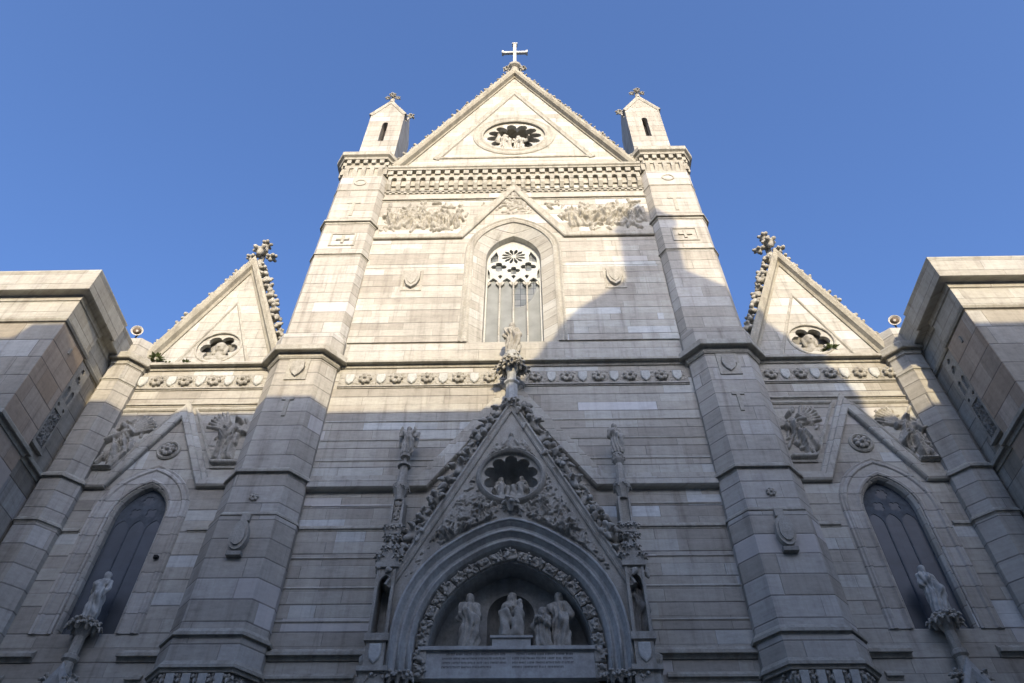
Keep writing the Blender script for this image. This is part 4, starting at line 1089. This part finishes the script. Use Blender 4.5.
part(MB().sweep([(-3.12, 12.15), (0, 18.55), (3.12, 12.15)], [(-.17, PY + .01), (-.17, PY - .05), (-.13, PY - .08), (-.09, PY - .04), (-.04, PY - .05), (.0, PY - .11), (.06, PY - .08), (.1, 0.0), (-.05, 0.0)], 'xz'), 'coping', m_carve, port)
ring = part(MB().sweep(list(reversed(circ(0, 15.62, .86, 36))), [(0, PY + .1), (0, PY - .1), (.05, PY - .16), (.1, PY - .11), (.15, PY + .01)], 'xz', True), 'rose_ring', m_carve, port)
part(MB().plate(circ(0, 15.62, .87, 36), [foil(0, 15.62, .80, 10, .24, 8, .31)], PY + .02, PY + .12), 'cusped_ring', m_carve, ring)
bowl = []
for r in np.linspace(0, math.pi / 2, 7):
    k = math.cos(r) * .86; d = PY + .12 + .75 * math.sin(r)
    bowl.append([(k * math.cos(t), d, 15.62 + k * math.sin(t)) for t in np.linspace(0, 2 * math.pi, 25)])
part(MB().loft(bowl), 'rose_recess', m_niche, ring, True)
part(MB().box(-.62, .62, PY + .0, PY + .5, 14.86, 14.98), 'rose_ledge', m_carve, ring)
o = link('console', crk[0], None, ring); o.location = (0, PY - .14, 14.55); o.scale = (1.6, 1.3, 1.3)
for s in (-1, 1):
    for i in range(11):
        f = (i + .55) / 11.2
        x, z = s * 3.12 * (1 - f), 12.15 + 6.4 * f
        o = link('crocket', crk[(i + (s > 0)) % 4], None, port)
        o.location = (x + s * .2, PY + .12 + random.uniform(-.05, .05), z + .1); o.rotation_euler = (random.uniform(-.3, .3), s * (.75 + random.uniform(-.2, .2)), i * 1.7); k = random.uniform(1.75, 2.15); o.scale = (k, k, k)
        if i % 1 == 0 and i < 10:
            o = link('crocket', crk[(i + 2) % 4], None, port); o.location = (x + s * .08 - s * .14, PY + .2, z + .42); o.rotation_euler = (0, s * .6, i); o.scale = (1.15,) * 3
# finial shaft with leaf console
fs = part(MB().lathe([(.2, 18.4), (.22, 18.7), (.2, 18.75), (.2, 19.42), (.27, 19.48), (.27, 19.56), (.17, 19.62), (.15, 20.0), (.2, 20.1), (.3, 20.32), (.34, 20.75), (.26, 20.86), (.26, 20.95)], 0, PY + .1, 8), 'finial_shaft', m_smooth, port)
for i in range(8):
    a = 2 * math.pi * i / 8 + .39
    o = link('leaf_knob', crk[i % 4], None, fs); o.location = (.3 * math.cos(a), PY + .1 + .3 * math.sin(a), 20.3); o.scale = (1.15,) * 3; o.rotation_euler = (0, 0, a)
for (dx, dy) in ((-.44, 0), (.44, 0), (0, -.42)):
    o = link('leaf_knob', crk[1], None, fs); o.location = (dx, PY + .1 + dy, 20.22); o.scale = (1.05, 1.05, .9)
for i in range(6):
    a = 2 * math.pi * i / 6
    o = link('leaf_knob', crk[(i + 1) % 4], None, fs); o.location = (.22 * math.cos(a), PY + .1 + .2 * math.sin(a), 20.68); o.scale = (.9,) * 3
    o = link('leaf_knob', crk[(i + 1) % 4], None, fs); o.location = (.2 * math.cos(a), PY + .1 + .2 * math.sin(a), 18.5); o.scale = (1.1,) * 3
# side pinnacles
PX = 3.15
for s in (-1, 1):
    x = s * PX; w = .24; yf = PY - .12
    pb = MB().box(x - .3, x + .3, yf, -.01, 0, 9.9).box(x - .36, x + .36, yf - .08, -.01, 9.9, 10.02).box(x - .23, x + .23, yf, -.01, 10.02, 10.64)
    pb.box(x - .29, x + .29, yf - .06, -.01, 10.64, 10.82)
    pb.box(x - w, x - w + .07, yf, -.01, 10.82, 12.62).box(x + w - .07, x + w, yf, -.01, 10.82, 12.62).box(x - w + .07, x + w - .07, -.28, -.01, 10.82, 12.62)
    pb.box(x - .3, x + .3, yf - .05, -.01, 12.62, 12.74)
    nh = [(x - .165, 12.0)] + arch(x, .165, 12.2, .24, 5) + [(x + .165, 12.0)]
    pb.plate([(x - .168, 11.99), (x - .168, 12.62), (x + .168, 12.62), (x + .168, 11.99)][::1], [], yf + .3, yf + .31) if False else None
    pb.plate([(x - .169, 12.0)] + arch(x, .15, 12.2, .24, 5) + [(x + .169, 12.0), (x + .169, 12.61), (x - .169, 12.61)], [], yf + .02, yf + .1)
    pb.plate([(x - .3, 12.74), (x + .3, 12.74), (x, 13.45)], [], yf - .02, -.1)
    pb.box(x - .17, x + .17, yf + .15, -.01, 13.3, 13.72).box(x - .21, x + .21, yf + .1, -.01, 13.72, 14.06)
    pb.box(x - .17, x - .115, yf + .18, -.2, 14.06, 14.95).box(x + .115, x + .17, yf + .18, -.2, 14.06, 14.95).box(x - .115, x + .115, yf + .3, -.2, 14.06, 14.95)
    pb.lathe([(.12, 14.95), (.15, 15.1), (.24, 15.36), (.25, 15.47), (.17, 15.5), (.145, 15.6), (.12, 16.1), (.1, 16.2)], x, yf + .32, 8)
    if s > 0: pb.lathe([(.1, 16.2), (.18, 16.32), (.18, 16.52), (.14, 16.58)], x, yf + .32, 8)
    else: pb.lathe([(.2, 16.18), (.2, 16.25), (.05, 16.28), (.045, 16.52), (.15, 16.54), (.15, 16.64)], x, yf + .32, 8)
    pb.lathe([(.09, 0), (.09, 10.4), (.14, 10.5), (.15, 10.62), (.1, 10.68)], x + s * .38, -.14, 8)
    pn = part(pb, 'portal_pinnacle', m_carve, church)
    if s < 0: part(MB().box(x - .166, x + .166, -.30, -.285, 10.85, 12.6), 'empty_niche', m_niche, pn)
    else: part(MB().box(x - .166, x + .166, -.30, -.285, 10.85, 12.6), 'niche_back', m_niche, pn)
    q = link('shield', shield_me, None, pn); q.location = (x, yf - .002, 10.34); q.scale = (.95, .8, 1.0)
    for (dx, dz, k) in ((-.24, 12.9, .8), (.24, 12.9, .8), (-.12, 13.15, .75), (.12, 13.15, .75), (0, 13.5, .95), (-.15, 13.6, .7), (.15, 13.6, .7), (0, 13.88, .7), (-.2, 13.9, .7), (.2, 13.9, .7)):
        q = link('leaf_knob', crk[int(dz * 10) % 4], None, pn); q.location = (x + dx, yf + (.0 if dz < 13.3 else .12), dz); q.scale = (k, k, k)
    for i in range(5):
        a = 2 * math.pi * i / 5
        q = link('leaf_knob', crk[i % 4], None, pn); q.location = (x + .17 * math.cos(a), yf + .32 + .17 * math.sin(a), 15.32); q.scale = (.6,) * 3
        if s > 0: q = link('leaf_knob', crk[i % 4], None, pn); q.location = (x + .12 * math.cos(a), yf + .32 + .12 * math.sin(a), 16.42); q.scale = (.55,) * 3
    if s < 0:
        pr = []; rr = random.Random(8)
        for i in range(60):
            u, v = x + rr.uniform(-.1, .1), rr.uniform(14.1, 14.9); a = rr.uniform(0, 6.3)
            pr.append((u, v, u + .07 * math.cos(a), v + .07 * math.sin(a), .03, .025, .06, 0))
        link('carved_panel', relief_mesh([(x - .11, 14.08), (x + .11, 14.08), (x + .11, 14.93), (x - .11, 14.93)], yf + .3, pr, .018, 1, 2, .005), m_carve, pn)
part(MB().box(-1.3, 1.3, .3, .4, .9, 7.4), 'door', m_wood, centre)
part(MB().box(-2.0, -1.5, -.3, .0, 0, 7.6).box(1.5, 2.0, -.3, .0, 0, 7.6).box(-2.4, 2.4, -.4, 0, 7.604, 9.6), 'door_surround', m_carve, centre)
part(MB().box(-4.5, 4.5, -2.6, -.9, 0, .3).box(-4.2, 4.2, -2.0, -.95, .302, .6), 'steps', m_carve, centre)
# nave and aisles behind the front
part(MB().box(-6.2, 6.2, 1.4, 50, 0, 33).add([(-6.2, 1.4, 33), (6.2, 1.4, 33), (0, 1.4, 38), (-6.2, 50, 33), (6.2, 50, 33), (0, 50, 38)], [(0, 1, 2), (5, 4, 3), (0, 2, 5, 3), (1, 4, 5, 2)]), 'nave', m_plast)
part(MB().box(-13.4, -8.6, 1.0, 50, 0, 20).box(8.6, 13.4, 1.0, 50, 0, 20), 'aisle_roof', m_tile)

# ================================================================== STATUES (each a thing of its own)
def statue(name, label, loc, H, mat=m_carve, rot=0.0, group=None, **k):
    o = link(name, figure(H, **k), mat); o.location = loc; o.rotation_euler = (0, 0, rot)
    tag(o, label, 'statue', group); return o
UPARM = [((.2, -.02, -.16), (.16, -.08, .12)), ((.2, 0, -.2), (.07, -.15, -.12))]
statue('statue', 'weathered stone saint standing on the leafy finial in front of the great window', (0, PY + .1, 20.95), 1.62, seed=1, beard=True)
statue('statue', 'stone angel with raised hands on the left portal pinnacle, on a thin stem', (-PX, PY + .2, 16.64), 1.1, seed=2, wings=True, arms=[((.2, -.02, -.1), (.17, -.1, .12)), ((.2, -.02, -.1), (.17, -.1, .12))])
statue('statue', 'slim stone figure on the right portal pinnacle, on a leafy capital', (PX, PY + .2, 16.58), 1.2, seed=3)
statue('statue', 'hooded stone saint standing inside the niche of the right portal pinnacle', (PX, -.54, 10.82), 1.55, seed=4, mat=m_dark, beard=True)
statue('statue', 'standing robed saint at the left of the portal lunette, alone beside the apse niche', (-1.05, -.12, 10.75), 1.55, mat=m_carve, seed=5, beard=True)
statue('statue', 'seated mother with child enthroned on the pedestal at the middle of the portal lunette', (.03, .02, 11.05), 1.52, mat=m_carve, pose='sit', veil=True, child=True, seed=6)
statue('statue', 'small kneeling hooded figure in the portal lunette, between the throne and the tall saint', (.80, -.2, 10.75), 1.32, mat=m_carve, pose='kneel', veil=True, seed=7, rot=-.5, arms=[((.15, -.08, -.16), (.03, -.2, -.06)), ((.15, -.08, -.16), (.03, -.2, -.06))])
statue('statue', 'tall bearded saint at the right end of the portal lunette, behind the kneeling figure', (1.24, -.05, 10.75), 1.6, mat=m_carve, seed=8, beard=True, rot=-.35, arms=[((.2, -.08, -.18), (.2, -.22, -.2)), ((.19, -.02, -.2), (.05, -.14, -.24))])
statue('statue', 'crowned stone figure seated at the left inside the round recess of the portal gable', (-.27, PY + .42, 14.98), 1.02, mat=m_carve, pose='sit', seed=9, rot=.45, veil=True)
statue('statue', 'bearded stone figure seated at the right inside the round recess of the portal gable', (.27, PY + .42, 14.98), 1.08, mat=m_carve, pose='sit', seed=10, rot=-.45, beard=True)
for s, lab in ((-1, 'pale stone saint on the gablet finial before the left aisle window'), (1, 'pale stone saint on the gablet finial before the right aisle window')):
    gx, gy = GX[s]
    statue('statue', lab, (gx, gy + .1, 11.62), 1.34, mat=m_smooth, seed=11 + s, rot=.2 * s, beard=s > 0)
statue('statue', 'stone figure with raised arm at the left inside the star-shaped opening of the top gable', (-.5, .42, 37.75), 2.0, mat=m_pale, seed=14, arms=UPARM)
statue('statue', 'stone figure with spread arms at the middle inside the star-shaped opening of the top gable', (.22, .45, 37.75), 1.9, mat=m_pale, seed=15, rot=-.3, arms=[((.2, -.02, -.12), (.3, -.1, -.2)), ((.2, -.02, -.14), (.34, -.1, -.1))])
part(MB().box(-1.3, 1.3, .12, 1.15, 37.5, 37.75), 'rose_ledge', m_pale, gable)

# ================================================================== SIDE WINGS (palaces beside the cathedral)
def wing(s):
    nm = empty('side_palace', (s * 20, 0, 0))
    tag(nm, 'brownish stone palace block projecting at the %s of the cathedral, heavy flat cornice' % ('left' if s < 0 else 'right'), 'building')
    inv = Matrix.Translation((-s * 20, 0, 0))
    def wp(mb, name, mat, par=None):
        o = mb.build(name, mat)
        if par is None: o.parent = nm; o.matrix_parent_inverse = inv
        else: o.parent = par
        return o
    rx = lambda a, b: (min(s * a, s * b), max(s * a, s * b))
    x0, x1 = rx(13.9, 30)
    wl_ = wp(MB().box(x0, x1, -3.2, -1.68, 0, 21.6).box(*rx(14.0, 30), -1.68, 14, 0, 21.6), 'wall', m_wing)
    wp(MB().box(*rx(13.885, 13.9005), -3.19, -1.69, 16.2, 19.98), 'flank_bounce_plate', m_flank_bounce, wl_)  # thin added plates over the flank, warm bounce light painted in their colour
    wp(MB().box(*rx(13.885, 13.9005), -3.19, -1.69, 10.9, 15.8), 'flank_bounce_plate', m_flank_bounce, wl_)
    path = [(13.9, -1.02), (13.9, -3.2), (30, -3.2)]
    pth = [(s * x, y) for x, y in path]
    if s < 0: pth = list(reversed(pth))
    path2 = [(14.0, .6), (14.0, -1.68), (13.9, -1.68), (13.9, -3.2), (30, -3.2)]
    pt2 = [(s * x, y) for x, y in path2]
    if s < 0: pt2 = list(reversed(pt2))
    wp(MB().sweep(pt2, [(-.3, 21.05), (.05, 21.05), (.07, 21.14), (.08, 21.27), (.31, 21.27), (.315, 21.22), (.37, 21.24), (.375, 21.36), (.40, 22.05), (.43, 22.12), (.43, 22.18), (-.3, 22.3)], 'xy'), 'cornice', m_pale)
    wp(MB().box(*rx(13.7, 30), -2.95, 14, 22.1, 22.24), 'roof', m_trim)
    wp(MB().sweep(pt2, [(-.1, 20.0), (.06, 20.0), (.1, 20.07), (.1, 20.14), (.03, 20.24), (-.1, 20.24)], 'xy'), 'string_course', m_trim)
    wp(MB().sweep(pt2, [(-.1, 20.26), (.02, 20.26), (.02, 21.04), (-.1, 21.04)], 'xy'), 'frieze_band', m_pale)
    wp(MB().sweep(pt2, lip(15.97, .17, .28), 'xy'), 'string_course', m_trim)
    wp(MB().sweep(pt2, lip(10.72, .15, .24), 'xy'), 'string_course', m_trim)
    # tall carved lancet panel on the inner flank, turned to face the square
    yc = -1.33; hw = .30
    def side(pts): return pts
    holes = []
    for k in (-1, 1):
        A = arch(k * .13, .09, 18.75, .15, 5); holes.append([(k * .13 - .09, 18.35)] + A + [(k * .13 + .09, 18.35)])
    holes.append(foil(0, 19.3, .15, 3, .4, 6, 1.57)); holes.append(foil(-.17, 18.1, .07, 3, .3, 5)); holes.append(foil(.17, 18.1, .07, 3, .3, 5))
    holes.append(foil(.0, 19.68, .10, 3, .4, 6, 1.57))
    holes.append([(-.22, 16.62), (.22, 16.62), (.22, 17.9), (-.22, 17.9)])
    mb = MB().plate([(-hw, 16.5), (hw, 16.5), (hw, 19.92), (-hw, 19.92)], holes, 0, .10)
    mb.box(-hw - .03, hw + .03, -.06, .05, 16.42, 16.498)
    mb.v = [(s * (13.93 + v[1]), yc + v[0], v[2]) for v in mb.v]
    pan = wp(mb, 'lancet_panel', m_carve)
    mb = MB().box(-hw + .01, hw - .01, .055, .066, 16.5, 19.9); mb.v = [(s * (13.93 + v[1]), yc + v[0], v[2]) for v in mb.v]
    b = wp(mb, 'panel_recess', m_dark); b.parent = pan; b.matrix_parent_inverse = Matrix()
    b.parent = pan
    rr = random.Random(3); pr = []
    for i in range(110):
        u, v = rr.uniform(-.2, .2), rr.uniform(16.7, 17.85); a = rr.uniform(0, 6.3)
        pr.append((u, v, u + .1 * math.cos(a), v + .1 * math.sin(a), .035, .025, rr.uniform(.03, .09), 0))
    me = relief_mesh([(-.22, 16.62), (.22, 16.62), (.22, 17.9), (-.22, 17.9)], .05, pr, .02, 1, 2, .005, plane=lambda V: np.stack([s * (13.93 + V[:, 1]), yc + V[:, 0], V[:, 2]], 1))
    b = link('carved_foliage', me, m_dark, pan)
    mb = MB().box(*rx(13.84, 13.9), -2.42, -2.36, 19.4, 19.65); wp(mb, 'iron_bracket', m_carve)
    # windows on the street front (outside the frame, kept so the block is complete)
    for k in range(3):
        for zz in (3.0, 11.6):
            x = s * (17.2 + k * 4.2)
            f = wp(MB().plate([(x - .85, zz), (x + .85, zz), (x + .85, zz + 3), (x - .85, zz + 3)], [[(x - .6, zz + .2), (x + .6, zz + .2), (x + .6, zz + 2.75), (x - .6, zz + 2.75)]], -3.36, -3.19), 'window', m_trim)
            p_ = wp(MB().box(x - .6, x + .6, -3.215, -3.205, zz + .2, zz + 2.75), 'pane', m_blue); p_.parent = f; p_.matrix_parent_inverse = Matrix()
    # stones of the front under the frieze: a small vent by the frame edge
    wp(MB().box(*rx(16.55, 17.1), -3.24, -3.19, 19.72, 19.82), 'wall_vent', m_void)
for s in (-1, 1): wing(s)

# ================================================================== LOUDSPEAKERS AND WEEDS
for s in (-1, 1):
    L = empty('loudspeaker', (s * 13.66, -.34, 22.6))
    tag(L, 'small round pale horn loudspeaker on top of the corner pier at the %s' % ('left' if s < 0 else 'right'), 'loudspeaker', 'loudspeakers on the corner piers')
    rot = (R(104), 0, R(-s * 20))
    h = MB().lathe([(.05, -.2), (.07, -.06), (.14, .06), (.2, .11), (.215, .12), (.205, .13), (.195, .12), (.13, .07), (.09, .02), (.002, .015)], 0, 0, 16).build('horn', m_lamp, L, True, (0, -.06, .2)); h.rotation_euler = rot
    q = MB().lathe([(.150, .093), (.128, .074), (.088, .024), (.002, .02)], 0, 0, 16).build('horn_inside', m_lens, L, True, (0, -.06, .2)); q.rotation_euler = rot
    q = MB().lathe([(.03, .0), (.06, .04), (.055, .09), (.02, .11)], 0, 0, 12).build('driver', m_lamp, L, True, (0, -.06, .2)); q.rotation_euler = rot
    MB().lathe([(.03, -.1), (.03, .15)], 0, 0, 6).build('stem', m_iron, L)
fl = empty('floodlight', (-9.74, -.03, 13.55)); tag(fl, 'tiny black floodlight fixed to the wall at the right edge of the left lancet window', 'floodlight')
MB().prism([(-.07, -.02), (-.05, -.11), (.05, -.11), (.07, -.02)], -.035, .045).build('housing', m_void, fl)
MB().box(-.02, .02, -.02, .03, -.04, .05).build('bracket', m_iron, fl)
def weed(loc, r, n, seed, label):
    rr = random.Random(seed); mb = MB()
    for i in range(n):
        a = rr.uniform(0, 6.28); e = rr.uniform(.2, 1.4); L = r * rr.uniform(.5, 1)
        b = (r * .25 * math.cos(a), r * .25 * math.sin(a), 0); d = (math.cos(a) * math.cos(e), math.sin(a) * math.cos(e), math.sin(e)); w = r * .12
        p = (-math.sin(a) * w, math.cos(a) * w, 0)
        m1 = tuple(b[k] + d[k] * L * .5 for k in range(3)); tp = tuple(b[k] + d[k] * L - (0.25 * L if k == 2 else 0) for k in range(3))
        mb.add([b, tuple(m1[k] + p[k] for k in range(3)), tp, tuple(m1[k] - p[k] for k in range(3))], [(0, 1, 2, 3)])
    o = mb.build('weed', m_leaf, None, False, loc)
    tag(o, label, 'plant', 'weeds growing on the stone'); return o
weed((-12.72, -.02, 21.75), .32, 60, 1, 'green weed tuft growing where the left gable foot meets the pier')
weed((-12.2, -.05, 21.46), .16, 30, 2, 'tiny weed on the cornice ledge below the left gable, nearest the pier')
weed((-11.55, -.05, 21.46), .2, 34, 3, 'small weed on the cornice ledge beside the left gable rose')
weed((11.32, .2, 22.0), .34, 70, 4, 'green bush sprouting from the round opening of the right gable')
weed((3.34, -.75, 13.62), .16, 30, 5, 'small weed sprouting beside the right portal pinnacle')

# ================================================================== HOUSES ACROSS THE STREET (they cast the shadow)
TE = math.tan(R(SUN_EL)) / math.cos(R(SUN_AZ)); TA = math.tan(R(SUN_AZ))
def house(x0, x1, top, mat, name_label, floors=5, y=-HD, depth=13.0):
    H = empty('town_house', ((x0 + x1) / 2, y, 0)); tag(H, name_label, 'building')
    inv = Matrix.Translation((-(x0 + x1) / 2, -y, 0))
    def hp(mb, name, m, par=None):
        o = mb.build(name, m); o.parent = par or H
        if par is None: o.matrix_parent_inverse = inv
        return o
    hp(MB().box(x0, x1, y - depth, y, 0, top - .5), 'wall', mat)
    hp(MB().box(x0 + .01, x1 - .01, y - depth - .3, y + .38, top - .5, top), 'cornice', m_plast2)
    n = max(2, int((x1 - x0) / 3.4)); fh = (top - 1.5) / floors
    for f in range(floors):
        for i in range(n):
            x = x0 + (i + .5) * (x1 - x0) / n; z = .9 + f * fh
            fr = hp(MB().box(x - .75, x + .75, y + .0, y + .09, z, z + 2.5), 'window', m_plast2)
            hp(MB().box(x - .55, x + .55, y + .09, y + .1, z + .15, z + 2.35), 'shutter', m_bar, fr)
    return H
dE = HD - .38
house(-44, -11.6, 18.4 + dE * TE, m_plast, 'brown plaster house across the street, left of the domed block')
house(-11.6, 12.6, 19.05 + dE * TE, m_plast2, 'grey house across the street carrying the domed roof', 5)
house(12.6, 44, 18.5 + dE * TE, m_plast, 'brown plaster house across the street, right of the domed block')
DY = -HD - 6.0; dz = -DY * TE; dx = -DY * TA
dome = empty('dome', (5.62 + dx, DY, 19.05 + dE * TE)); tag(dome, 'tiled cupola with a pointed lantern on the roof of the middle house across the street', 'dome')
zb = 19.05 + dE * TE
prof = [(5.75, zb - .3), (5.75, 19.3 + dz), (5.45, 20.2 + dz), (5.0, 21.2 + dz), (4.5, 22.2 + dz), (3.9, 23.2 + dz), (3.2, 24.2 + dz), (2.3, 25.0 + dz), (1.3, 25.9 + dz)]
d1 = MB().lathe([(r, z - zb) for r, z in prof], 0, 0, 32).build('cupola', m_tile, dome, True)
d2 = MB().lathe([(r, z + dz - zb) for r, z in ((1.15, 25.7), (1.12, 29.3), (1.35, 29.4), (1.35, 29.6), (.9, 30.4), (.35, 31.1), (.08, 31.9))], 0, 0, 16).build('lantern', m_plast2, dome)
